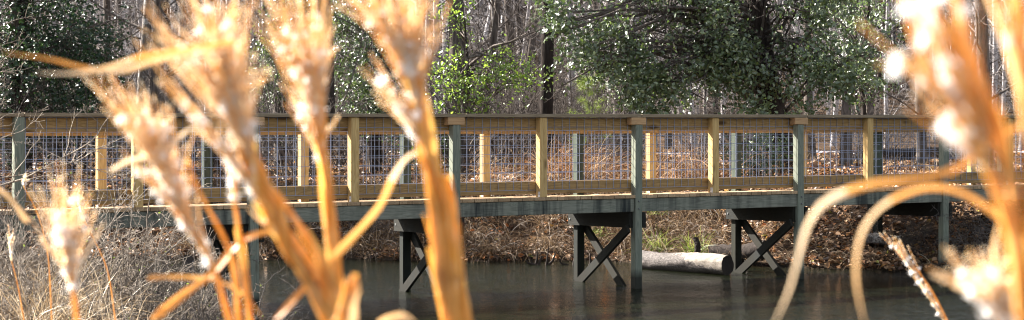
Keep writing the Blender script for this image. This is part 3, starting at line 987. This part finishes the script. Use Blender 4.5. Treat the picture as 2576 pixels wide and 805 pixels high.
evergreen('dark_evergreen', 'dense dark evergreen tree above the railing at the far left', (-8.9, 32, gz(-8.9, 32)),
          [(-8.9, 31.6, 3.6, 1.9, 1.4, 2.2, 3), (-7.7, 31.6, 2.6, .9, 1.0, 1.3, 1.2), (-9.4, 31.5, 2.2, 1.6, 1.2, 1.2, 1.2), (-8.6, 32, 5.6, 1.5, 1.3, 1.4, 1)],
          1300, 18, .075, 22, 'holly_dark', .18, 6.2, gap=-.45, lim=50)
evergreen('small_evergreen', 'broadleaf evergreen between the two tall middle reed plumes', (-2.35, 30.5, gz(-2.35, 30.5)),
          [(-2.45, 30.2, 2.8, .75, .6, .95, 2), (-2.1, 30.2, 2.1, .6, .5, .5, 1), (-2.7, 30.3, 3.7, .5, .5, .5, .6)],
          300, 18, .065, 23, 'holly', .07, 3.4, gap=-.3, lim=22)
evergreen('small_evergreen', 'pale speckled evergreen bush behind the white topped plume', (-4.2, 32.5, gz(-4.2, 32.5)),
          [(-4.2, 32.3, 2.6, .9, .7, 1.0, 2), (-3.8, 32.3, 3.7, .6, .6, .7, 1)],
          280, 18, .065, 24, 'holly', .07, 3.4, gap=-.15, lim=22)
evergreen('sapling', 'bright yellow green leafy sapling in front of the thick brown trunk', (-.75, 28.3, gz(-.75, 28.3)),
          [(-.95, 28.2, 2.4, .38, .4, .5, 1), (-.25, 28.2, 2.55, .5, .4, .32, 1.1), (-.95, 28.2, 3.5, .28, .3, .3, .5), (-.6, 28.2, 2.15, .7, .4, .25, .8), (.12, 28.2, 2.5, .4, .3, .28, .6)],
          78, 15, .06, 25, 'holly_lime', .035, 2.6, gap=-.3, lim=26, clr=.24)
evergreen('sapling', 'low leafy evergreen shrub seen through the mesh behind the middle of the railing', (-1.3, 30.5, gz(-1.3, 30.5)),
          [(-1.3, 30.4, 1.4, .7, .4, .35, 1)], 60, 15, .06, 26, 'holly', .025, .8, gap=-.6, lim=8, clr=.2, cat='bush')
evergreen('sapling', 'dark green shrub at the foot of the holly behind the fourth yellow post', (3.85, 28.0, gz(3.85, 28.0)),
          [(3.85, 28.0, 1.3, .45, .35, .35, 1)], 60, 15, .06, 27, 'holly', .02, .6, gap=-.6, lim=8, clr=.18, cat='bush')
evergreen('holly_sapling', 'loose holly branches hanging right of the big holly crown', (6.6, 33, gz(6.6, 33)),
          [(6.7, 33, 3.6, .9, .8, 1.2, 1)], 120, 15, .07, 28, 'holly', .05, 3.4, gap=.0, lim=20, clr=.24)

# small pine sapling
root = empty('pine_sapling', (1.42, 33, gz(1.42, 33)))
nb = NB(); tubes(nb, np.array([[[0, 0, -.1], [.02, 0, .8], [0, 0, 1.7]]]), np.array([[.02, .015, .005]]), 6)
b, rr = grow(np.random.default_rng(4), np.array([[[0, 0, .2], [.02, 0, .9], [0, 0, 1.7]]]), np.array([[.02, .015, .006]]), 26, .1, .3, .85, .05, 5, .4, .05)
tubes(nb, b, np.maximum(rr, .003), 3); nb.build('trunk', M['twig'], root)
rg = np.random.default_rng(14)
pp = b[:, 1:].reshape(-1, 3); pp = np.repeat(pp, 26, 0); n = len(pp)
dd = nrm(rg.normal(size=(n, 3)) + np.array([0, 0, .5])); P = np.stack([pp, pp + dd * .11], 1)
nb = NB(); ribbons(nb, P, nrm(np.cross(dd, rg.normal(size=(n, 3)))), np.tile([[.002, .001]], (n, 1)), rg.random(n))
nb.build('needles', M['pine_needle'], root)
tag(root, 'small lime green pine sapling peeking over the railing left of the holly', 'tree')

# ------------------------------------------------------------------ lower-left brush in front of the bridge
brush = [(-3.9, 14.6, 1.15, 'twig_pale', 'bushy pale twig shrub in front of the first yellow post'),
         (-3.2, 14.2, 1.05, 'twig_pale', 'tangled pale shrub left of the pale stump'),
         (-2.55, 14.0, .85, 'twig_pale', 'low pale shrub in front of the left water support post'),
         (-4.5, 14.9, 1.0, 'twig', 'brown twiggy shrub under the left bay of the deck'),
         (-2.15, 13.6, .62, 'twig', 'small twiggy bush at the pond edge right of the pale shrubs'),
         (-3.4, 12.8, .75, 'twig_pale', 'sprawling dry shrub at the bottom left near the dead grass'),
         (-2.7, 12.5, .62, 'twig_pale', 'short dry shrub at the bottom between the reed stalks'),
         (-4.1, 13.2, .7, 'twig_pale', 'pale brushwood behind the lowest left plume'),
         (-4.6, 16.9, 1.0, 'twig', 'dark brush under the left deck beam'),
         (-3.6, 17.6, .85, 'twig', 'dark tangled brush in the shade behind the left beam'),
         (-3.0, 15.3, .7, 'twig', 'thin brown shrub around the foot of the stump')]
for i, (X, Y, H, mt, lab) in enumerate(brush):
    nb, tips = shrub_nb(700 + i, 22, H * 1.05, .75, 9, 5, .009, .1, .24)
    root = empty('bare_shrub', (X, Y, max(gz(X, Y), .0) - .03))
    nb.build('stems', M[mt], root, smooth=True)
    rg = np.random.default_rng(800 + i)
    tp_ = tips[:, -1]; tp_ = tp_[rg.random(len(tp_)) < .035]; n = len(tp_)
    if n:
        nb = NB(); leaves(nb, tp_, rg.normal(size=(n, 3)), rg.normal(size=(n, 3)), .02, .010, .2, rnd=rg.random(n)); nb.build('buds', M['holly_lime'], root)
    tag(root, lab, 'shrub', 'bare shrubs on the near bank')
# dead grass at the bottom left
rng = np.random.default_rng(61)
n = 105
x = rng.uniform(-4.9, -2.6, n); y = rng.uniform(11.5, 15.6, n)
cc = np.stack([x, y, np.maximum(ground(x, y), 0)], 1)
nb = tufts(cc, 24, .52, .09, 62, 1.0, .0036, 6, (.05, -.05), 1.0, rmin=.1)
tag(nb.build('dead_grass', M['straw_pale']), 'pale tangled dead grass at the bottom left below the shrubs', None, None, 'stuff')
# lateral fallen twigs
root = None
# dark vine brush at the right end below the deck
for i, (X, Y, H, lab) in enumerate([(5.9, 21.9, .95, 'brown wiry brush on the bank below the right end of the deck'), (5.1, 22.6, .6, 'low wiry brush left of the last visible support post')]):
    nb, tips = shrub_nb(760 + i, 26, H, .9, 9, 5, .005, .02, .3)
    o = nb.build('wiry_brush', M['twig'], smooth=True); o.location = (X, Y, gz(X, Y) - .03)
    tag(o, lab, 'shrub', 'wiry brush on the right bank')
# low brush along the far bank on the left
for i, (X, Y, lab) in enumerate([(-2.9, 24.3, 'dark twig heap on the far bank left of the second support post'), (-1.7, 24.2, 'grey twig heap on the far bank below the third deck bay'), (-3.8, 24.6, 'tangled twigs on the far bank behind the left shrubs')]):
    nb, tips = shrub_nb(780 + i, 26, .8, 1.1, 8, 5, .006, .0, .3)
    o = nb.build('twig_heap', M['twig'], smooth=True); o.location = (X, Y, gz(X, Y) - .03)
    tag(o, lab, 'shrub', 'twig heaps on the far bank')


# ------------------------------------------------------------------ bare branch reaching in from the left
def smooth_path(pts, k):
    pts = np.asarray(pts, float)
    n = len(pts)
    d = np.r_[0, np.cumsum(np.linalg.norm(np.diff(pts, axis=0), axis=1))]
    tq = np.linspace(0, d[-1], k)
    # catmull rom
    out = []
    for t_ in tq:
        i = min(max(np.searchsorted(d, t_) - 1, 0), n - 2)
        u = (t_ - d[i]) / max(d[i + 1] - d[i], 1e-9)
        p0 = pts[max(i - 1, 0)]; p1 = pts[i]; p2 = pts[i + 1]; p3 = pts[min(i + 2, n - 1)]
        out.append(.5 * ((2 * p1) + (-p0 + p2) * u + (2 * p0 - 5 * p1 + 4 * p2 - p3) * u * u + (-p0 + 3 * p1 - 3 * p2 + p3) * u ** 3))
    return np.array(out)


root = empty('bare_sapling', (-4.0, 12.0, gz(-4.0, 12.0)))
b0 = np.array(root.location)
trunk = np.array([[0, 0, -.1], [.05, 0, .6], [.0, .05, 1.2], [-.08, 0, 2.0], [-.12, .05, 3.0]])
nb = NB(); tubes(nb, smooth_path(trunk, 10)[None], np.linspace(.03, .012, 10)[None], 7); nb.build('trunk', M['twig'], root, smooth=True)
paths = [([(-90, 520), (0, 465), (45, 456), (105, 426), (154, 398), (196, 377), (238, 348), (259, 314), (278, 288)], .0085),
         ([(105, 426), (150, 416), (196, 404), (238, 379), (290, 355), (352, 328)], .005),
         ([(-80, 470), (0, 448), (50, 441), (92, 431)], .006),
         ([(-90, 400), (0, 349), (59, 328), (85, 300), (93, 276)], .0045),
         ([(-90, 110), (0, 67), (40, 50), (82, 41)], .004), ([(-90, 140), (0, 115), (52, 98)], .0035),
         ([(-90, 220), (0, 158), (48, 116), (72, 86)], .004), ([(-60, 185), (0, 181), (50, 177), (82, 168)], .0035),
         ([(-90, 240), (0, 220), (27, 214)], .003), ([(-60, 300), (0, 265), (14, 255)], .003), ([(-60, 390), (0, 300), (40, 284)], .004),
         ([(196, 404), (240, 425), (290, 440), (330, 436), (358, 420)], .003), ([(154, 398), (100, 372), (60, 360)], .003)]
nb = NB()
rg = np.random.default_rng(31)
for pts, r_ in paths:
    Q = smooth_path([np.array(at(a, b, 11.9 + .1 * math.sin(a))) - b0 for a, b in pts], 14)
    rr = np.linspace(r_, r_ * .35, 14)
    tubes(nb, Q[None], rr[None], 5)
    c2, r2 = grow(rg, Q[None], rr[None], 9, .2, .3, .55, .04, 5, .6, .2); tubes(nb, c2, np.maximum(r2, .0012), 3)
    c3, r3 = grow(rg, c2, r2, 2, .3, .5, .5, .03, 4, .7, .2); tubes(nb, c3, np.maximum(r3, .001), 3)
for pts in paths:  # each branch reaches the trunk
    p = np.array(at(*pts[0][0], 11.9)) - b0
    if pts[0][0][0] < 0:
        q = np.array([np.interp(p[2] - .15, trunk[:, 2], trunk[:, 0]), 0, p[2] - .15])
        tubes(nb, np.stack([q, (p + q) / 2 + [0, 0, .02], p])[None], np.array([[pts[1] * 1.4, pts[1] * 1.2, pts[1]]]), 5)
nb.build('branches', M['twig_pale'], root, smooth=True)
tag(root, 'thin bare sapling whose twigs reach across the left end of the railing', 'tree')


# ------------------------------------------------------------------ blurred reeds close to the camera
def reed_blade(root, b0, pts, Y, w, seed=0, twist=.7, name='blade', split=None, rv=None):
    """pts: (px,py[,dY]); w half width in metres (max)"""
    P = smooth_path([np.array(at(p[0], p[1], Y + (p[2] if len(p) > 2 else 0))) - b0 for p in pts], 26)
    T = nrm(np.gradient(P, axis=0))
    view = np.array([0, -1., 0])
    k = len(P); s = np.linspace(0, 1, k)
    sd = nrm(np.cross(T, view[None]))
    nn = nrm(np.cross(sd, T))
    ang = twist * np.sin(s * 4.0 + seed)
    side = sd * np.cos(ang)[:, None] + nn * np.sin(ang)[:, None]
    up = nrm(np.cross(T, side))
    rg = np.random.default_rng(seed)
    ww = w * .82 * np.minimum(1, np.minimum(s * 9 + .35, (1.02 - s) * 3 + .04)) * (1 + .10 * np.sin(s * 17 + seed) + .07 * np.sin(s * 41 + seed * 2))
    nb = NB()
    q = .25 + .5 * rg.random()
    cv = np.full(k - 1, q) if split is None else np.where(s[:-1] < split, rv[0], rv[1])
    # shallow V section: two strips
    mid = P + up * (ww * .25)[:, None]
    for sg in (1, -1):
        e = P + side * (ww * sg)[:, None]
        v = np.stack([mid, e], 1).reshape(-1, 3)
        i = np.arange(k - 1) * 2
        nb.add(v, np.stack([i, i + 1, i + 3, i + 2], 1), cv)
    return nb.build(name, M['reed_blade'], root, smooth=True)


def reed_stem(root, b0, pts, Y, r, ground_z, seed=0, sheath=True):
    rg = np.random.default_rng(seed)
    Q = [np.array(at(p[0], p[1], Y)) - b0 for p in pts]
    Q = [Q[0] + (Q[0] - Q[1]) * .5] + Q
    lo = np.array([0, 0, -.02])[None] + (Q[0][None] - np.array([0, 0, -.02])) * np.linspace(0, 1, 31)[:30, None]
    P = np.concatenate([lo, smooth_path(Q, 60)])
    nb = NB()
    tubes(nb, P[None], (np.linspace(r * 1.25, r * .6, 90) * (1 + .10 * np.sin(np.arange(90) * .5)))[None], 7, np.array([.4 + .3 * rg.random()]))
    if sheath and r > .0035:
        for j in range(5):
            a = rg.integers(32, 68); seg = P[a:a + 19:3]
            off = rg.normal(size=3) * r * .8
            T = nrm(seg[-1] - seg[0]); sd = nrm(np.cross(T, rg.normal(size=3)))
            w = r * 1.05 * np.linspace(1, .2, 7)
            ribbons(nb, (seg + off[None] * np.linspace(.2, 1.5, 7)[:, None])[None], sd[None], w[None], np.array([rg.random()]))
    return nb.build('stem', M['reed_stem'], root, smooth=True)


def plume(root, b0, base, tips, Y, seed, nrac=34, spread=.02, dens=34, fl=14, thick=.0011, hair=.0065, white=.5, start=.45, jit=14, curve=.22, depth=.02, flr=.0055, sw=1.0, fs=(.12, .85)):
    """racemes leave the axis running up from base and fan out to points strewn between tips"""
    rg = np.random.default_rng(seed)
    B = np.array(at(*base, Y)) - b0
    Tp = np.array([np.array(at(a, b, Y)) - b0 for a, b in tips])
    cen = Tp.mean(0)
    k = 9
    P = np.empty((nrac, k, 3))
    u = np.linspace(0, len(tips) - 1, nrac) + rg.normal(size=nrac) * .25
    u = np.clip(u, 0, len(tips) - 1.001); i = u.astype(int); f = (u - i)[:, None]
    tip = Tp[i] * (1 - f) + Tp[i + 1] * f
    sc = rg.uniform(.66, 1.22, (nrac, 1))
    st = B[None] + (cen - B)[None] * rg.uniform(-.05, start, (nrac, 1))
    tip = st + (tip - st) * sc + rg.normal(size=(nrac, 3)) * np.array([.006, depth, .006])
    ctl = st + (cen - B)[None] * curve * (.6 + .6 * rg.random((nrac, 1)))
    for j in range(k):
        s = j / (k - 1)
        P[:, j] = st * (1 - s) ** 2 + 2 * ctl * s * (1 - s) + tip * s * s
    nb = NB()
    w = thick * (.7 + .8 * rg.random(nrac))[:, None] * np.linspace(1.3, .5, k)[None]
    tubes(nb, P, w, 4, rg.random(nrac) * .45)
    # spikelets
    n = nrac * dens
    ri = np.repeat(np.arange(nrac), dens); s = rg.uniform(.12, 1.0, n) * (k - 1); i = np.minimum(s.astype(int), k - 2); f = (s - i)[:, None]
    pos = P[ri, i] * (1 - f) + P[ri, i + 1] * f; tan = nrm(P[ri, i + 1] - P[ri, i])
    d = nrm(tan + rg.normal(size=(n, 3)) * .2)
    leaves(nb, pos + d * .003, d, rg.normal(size=(n, 3)), .0078 * (.7 + .7 * rg.random(n)) * sw * (1.3 - .85 * s / (k - 1)), .0023 * sw * (1.35 - 1.05 * s / (k - 1)), .2, rnd=np.clip(rg.random(n) * .7 + .3 * s / (k - 1), 0, 1))
    # silky hairs
    m = n * 3
    hp = np.repeat(pos, 3, 0); hd = nrm(np.repeat(tan, 3, 0) * 1.7 + rg.normal(size=(m, 3)) * .6)
    hl = (hair * (.6 + .8 * rg.random(m)) * (1.15 - .75 * np.repeat(s, 3) / (k - 1)))[:, None]
    HP = np.stack([hp, hp + hd * hl], 1)
    ribbons(nb, HP, nrm(np.cross(hd, rg.normal(size=(m, 3)))), np.tile([[.0004, .00025]], (m, 1)), np.clip(.75 + .3 * rg.random(m), 0, 1))
    o = nb.build('plume', M['reed_plume'], root)
    # open seed fluff
    nf = int(fl * 1.6)
    ri = rg.integers(0, nrac, nf); s = rg.uniform(fs[0], fs[1], nf) * (k - 1); i = np.minimum(s.astype(int), k - 2); f = (s - i)[:, None]
    c = P[ri, i] * (1 - f) + P[ri, i + 1] * f + rg.normal(size=(nf, 3)) * .003
    per = 34
    c = np.repeat(c, per, 0) + rg.normal(size=(nf * per, 3)) * .0018
    rr = np.repeat(rg.uniform(.5, 1.0, nf) + .9 * (rg.random(nf) < .2), per)
    hd = nrm(rg.normal(size=(nf * per, 3)) + np.array([-.2, 0, .3])); HP = np.stack([c, c + hd * (flr * rr)[:, None]], 1)
    nb = NB(); ribbons(nb, HP, nrm(np.cross(hd, rg.normal(size=hd.shape))), np.tile([[.0007, .0004]], (nf * per, 1)), rg.random(nf * per))
    nb.build('seed_fluff', M['fluff'], root)
    return o


def reed(label, foot, Y, stems, plumes=(), blades=(), r=.0035, seed=0):
    X, _, _ = at(foot, 805, Y)
    b0 = np.array([X, Y, gz(X, Y)])
    root = empty('reed', tuple(b0))
    for i, s in enumerate(stems): reed_stem(root, b0, s, Y, r, b0[2], seed + i)
    for i, p in enumerate(plumes):
        p = dict(p); plume(root, b0, p.pop('base'), p.pop('tips'), Y + p.pop('dy', 0), seed + 50 + i, **p)
    for i, b in enumerate(blades): reed_blade(root, b0, b[0], Y + (b[2] if len(b) > 2 else 0), b[1], seed + 90 + i, **(b[3] if len(b) > 3 else {}))
    return tag(root, label, 'reed', 'dry plumed reeds in the foreground')


# A lowest left plume
reed('short reed with a white feathered plume at the bottom left corner', 192, 2.3,
     [[(192, 800), (180, 700), (170, 620)]],
     [dict(base=(182, 740), tips=[(72, 560), (88, 500), (120, 470), (150, 455), (172, 465), (200, 500), (222, 545), (238, 590)], nrac=50, fl=24, thick=.0008)],
     [([(70, 560), (30, 505), (0, 478), (-60, 450)], .004), ([(185, 720), (215, 640), (240, 600), (262, 560)], .003)], seed=10)
# B broad leaning plume
reed('leaning reed whose broad plume fans out over the left railing', 560, 2.1,
     [[(575, 800), (545, 700), (500, 600), (440, 480)], [(600, 800), (580, 640), (500, 480), (470, 400)]],
     [dict(base=(490, 590), tips=[(225, 215), (250, 235), (290, 225), (330, 240), (370, 260), (420, 280), (455, 330)], nrac=58, fl=30, start=.55, curve=.2, thick=.0008),
      dict(base=(545, 690), tips=[(330, 400), (350, 420), (395, 420), (430, 430), (480, 450)], nrac=22, fl=14, start=.5, curve=.3)],
     [([(275, 432), (330, 402), (400, 388), (470, 330), (520, 300)], .0035, 0, dict(split=.9, rv=(.95, .5)))], seed=20)
# C spiky starburst plume
reed('reed with a spiky starburst plume left of centre, its thick stalk slanting right', 850, 1.95,
     [[(850, 800), (780, 700), (715, 600), (650, 480), (600, 370)], [(880, 800), (800, 640), (720, 520), (650, 430)], [(830, 800), (760, 690), (700, 560), (640, 400)], [(835, 805), (740, 640), (690, 500), (620, 340)], [(865, 805), (800, 690), (740, 600), (665, 500), (600, 300)], [(815, 800), (770, 700), (725, 640), (660, 500), (585, 260)]],
     [dict(base=(640, 440), tips=[(375, 110), (395, 75), (440, 70), (500, 40), (545, 20), (580, 30), (610, 70), (635, 130), (640, 190)], nrac=92, fl=34, start=.6, curve=.16, thick=.0008),
      dict(base=(700, 560), tips=[(400, 150), (430, 230), (480, 270), (520, 320)], nrac=26, fl=16, start=.5),
      dict(base=(560, 230), tips=[(455, -20), (500, -30), (545, -10), (600, 0), (640, 20)], nrac=14, fl=4, start=.3, dens=20)],
     [([(600, 100), (430, 130), (350, 145), (270, 172), (180, 185), (90, 183)], .0036, -.05, dict(split=.5, rv=(.3, .75))), ([(560, 120), (400, 150), (300, 180), (200, 168), (120, 148), (5, 132)], .0034, .05, dict(split=.6, rv=(.7, .2))),
      ([(760, 640), (700, 590), (640, 540), (622, 520)], .003)], r=.0056, seed=30)
# D tall with white top
reed('tall reed with a white puffy top running off the upper edge', 845, 2.15,
     [[(848, 800), (840, 650), (825, 500), (815, 380), (790, 260)], [(860, 800), (850, 660), (835, 520), (810, 380), (770, 200)], [(838, 800), (835, 650), (815, 480), (815, 330), (800, 160)]],
     [dict(base=(815, 400), tips=[(640, 60), (660, 20), (700, -30), (740, -60), (780, -60), (815, -20), (830, 100), (835, 190)], nrac=66, fl=50, start=.5, thick=.0009),
      dict(base=(815, 430), tips=[(690, 170), (720, 200), (745, 240), (840, 260), (838, 320)], nrac=14, fl=8, start=.3)],
     [], r=.0055, seed=40)
# E tallest centre
reed('tallest central reed with a heavy orange plume above a thick bundled stalk', 1150, 2.0,
     [[(1155, 800), (1135, 650), (1110, 500), (1075, 380), (1050, 280)], [(1125, 800), (1100, 640), (1085, 500), (1070, 400)], [(1165, 800), (1150, 640), (1140, 520), (1125, 440)],
      [(1145, 805), (1120, 600), (1085, 440), (1060, 300)], [(1175, 805), (1145, 650), (1105, 520), (1070, 400), (1040, 250)], [(1160, 805), (1128, 640), (1095, 470), (1060, 340), (1010, 180)], [(1140, 805), (1115, 690), (1100, 560), (1080, 440), (1062, 200)]],
     [dict(base=(1055, 330), tips=[(850, 10), (870, -50), (920, -90), (980, -110), (1040, -110), (1085, -60), (1092, 40), (1090, 120)], nrac=78, fl=36, start=.55, thick=.001),
      dict(base=(1065, 360), tips=[(900, 130), (930, 190), (975, 240), (1085, 220)], nrac=16, fl=14, start=.3)],
     [([(690, 805), (770, 720), (860, 625), (950, 525), (985, 455), (1015, 405), (1050, 383), (1090, 395), (1105, 430)], .0050, 0, dict(split=.72, rv=(.45, .95)))], r=.0066, seed=50)
# small leafy reeds between
reed('slim leaning reed with a yellow arching blade left of the bundled stalks', 625, 2.25,
     [[(628, 800), (605, 620), (590, 500), (588, 430)]], [dict(base=(595, 560), tips=[(560, 380), (585, 340), (620, 380)], nrac=8, fl=4)],
     [([(380, 805), (450, 750), (530, 690), (590, 620), (640, 590), (700, 586), (745, 612)], .0062), ([(370, 700), (430, 696), (500, 700), (545, 705)], .0038), ([(540, 705), (590, 725), (630, 760), (660, 800)], .003)], r=.004, seed=60)
reed('cut pale reed stub standing upright below the central plumes', 880, 1.7,
     [[(850, 805), (870, 750), (893, 690)]], [], [([(885, 830), (888, 760), (896, 700), (898, 690)], .0062), ([(950, 815), (985, 798), (1020, 798), (1045, 812)], .004)], r=.0042, seed=70)
# F right big blurred
reed('large heavily blurred reed filling the upper right corner', 2600, 1.15,
     [[(2590, 805), (2565, 640), (2550, 480), (2520, 330), (2470, 200), (2420, 60), (2400, -60)], [(2600, 805), (2600, 560), (2590, 400), (2570, 200), (2560, -60)],
      [(2570, 805), (2545, 600), (2480, 420), (2400, 280), (2310, 120), (2270, -40)], [(2620, 800), (2600, 600), (2590, 420), (2600, 200), (2620, -60)], [(2580, 800), (2560, 560), (2520, 380), (2440, 200), (2350, 20), (2330, -60)]],
     [dict(base=(2520, 420), tips=[(2215, 150), (2215, 20), (2260, -60), (2340, -120), (2440, -140)], nrac=22, fl=14, start=.35, dens=22, thick=.0011, flr=.0065, sw=.9, fs=(.5, 1), hair=.004),
      dict(base=(2530, 460), tips=[(2250, 200), (2290, 260), (2350, 320), (2400, 320)], nrac=6, fl=6, start=.2, thick=.0013, flr=.007, dens=22, fs=(.7, 1), hair=.004),
      dict(base=(2600, 480), tips=[(2500, 0), (2560, -60), (2620, -60)], nrac=10, fl=3, start=.4, thick=.002, dens=30)],
     [], r=.0036, seed=80)
reed('bent reed blades arching over the right bays of the boardwalk', 2620, 1.45,
     [[(2640, 805), (2640, 560), (2620, 330)]], [],
     [([(2600, 295), (2500, 350), (2400, 425), (2300, 452), (2180, 466), (2080, 505), (2035, 560), (2010, 640), (1985, 730), (1945, 820)], .0035, 0, dict(split=.56, rv=(.25, .95))),
      ([(2610, 650), (2560, 590), (2480, 520), (2400, 478), (2320, 474), (2230, 510), (2175, 570), (2155, 640), (2155, 720), (2175, 815)], .0031, .05, dict(split=.55, rv=(.3, .8)))], r=.004, seed=84)
reed('low blurred white plume at the bottom right corner', 2520, 1.5,
     [[(2530, 860), (2520, 790)]],
     [dict(base=(2530, 830), tips=[(2375, 690), (2400, 665), (2450, 650), (2490, 640), (2530, 640), (2560, 680), (2570, 740)], nrac=44, fl=20, start=.4, thick=.0009)],
     [([(2510, 805), (2505, 720), (2500, 640), (2512, 560)], .004)], r=.004, seed=88)
reed('small sharp reed seed head with white tufts leaning left near the bottom right', 2385, 4.6,
     [[(2394, 830), (2346, 735), (2300, 670), (2262, 620)]],
     [dict(base=(2390, 830), tips=[(2228, 592), (2236, 588), (2248, 600), (2300, 660)], nrac=12, fl=26, start=.75, thick=.0014, dens=60, hair=.010, depth=.012, curve=.15)],
     [], r=.003, seed=92)
# thin brown seed heads left
for i, (pts, tips, lab) in enumerate([([(130, 805), (120, 640), (95, 540), (60, 470)], [(52, 440), (62, 436), (75, 455)], 'thin brown seed head rising left of the lowest plume'),
                                      ([(290, 805), (270, 680), (235, 600), (205, 540)], [(185, 490), (200, 480), (212, 500)], 'thin brown seed head right of the lowest plume'),
                                      ([(60, 805), (45, 720), (30, 660)], [(12, 590), (22, 585), (40, 600)], 'thin brown seed head at the left edge below the deck')]):
    reed(lab, pts[0][0], 6.5, [pts], [dict(base=pts[-1], tips=tips, nrac=7, fl=5, start=.6, dens=40, depth=.01, hair=.012)], [], r=.0022, seed=110 + i * 3)

# ------------------------------------------------------------------ camera, light, world
cam = bpy.data.cameras.new('camera'); co_ = bpy.data.objects.new('camera', cam); COL.objects.link(co_)
co_.location = (0, 0, EYE); co_.rotation_euler = (R(90), 0, 0)
cam.sensor_width = 36; cam.sensor_fit = 'HORIZONTAL'; cam.lens = F / 2576 * 36
cam.shift_y = -(402.5 - HZ) / 2576
cam.clip_start = .05; cam.clip_end = 1000
cam.dof.use_dof = True; cam.dof.focus_distance = 19.5; cam.dof.aperture_fstop = 5.8
S.camera = co_
sl = bpy.data.lights.new('sun', 'SUN'); so = bpy.data.objects.new('sun', sl); COL.objects.link(so)
sl.energy = 5.0; sl.angle = R(.5); sl.color = (1, .95, .87)
so.rotation_euler = SUN.to_track_quat('Z', 'Y').to_euler(); so.location = (-20, 10, 20)
w = bpy.data.worlds.new('World'); S.world = w; w.use_nodes = True
nt = w.node_tree; bg = nt.nodes['Background']
sky = nt.nodes.new('ShaderNodeTexSky'); sky.sky_type = 'NISHITA'; sky.sun_disc = False
sky.sun_elevation = math.asin(SUN.z); sky.sun_rotation = math.atan2(SUN.x, SUN.y)
hs = nt.nodes.new('ShaderNodeHueSaturation'); hs.inputs['Saturation'].default_value = .5
nt.links.new(sky.outputs[0], hs.inputs['Color']); nt.links.new(hs.outputs[0], bg.inputs[0]); bg.inputs[1].default_value = .055
S.view_settings.view_transform = 'Standard'; S.view_settings.look = 'None'
S.view_settings.exposure = 2.7; S.view_settings.gamma = 1
S.cycles.max_bounces = 8; S.cycles.transparent_max_bounces = 4; S.cycles.use_denoising = True
S.cycles.sample_clamp_indirect = 6
S.cycles.pixel_filter_type = 'BLACKMAN_HARRIS'; S.cycles.filter_width = 1.05
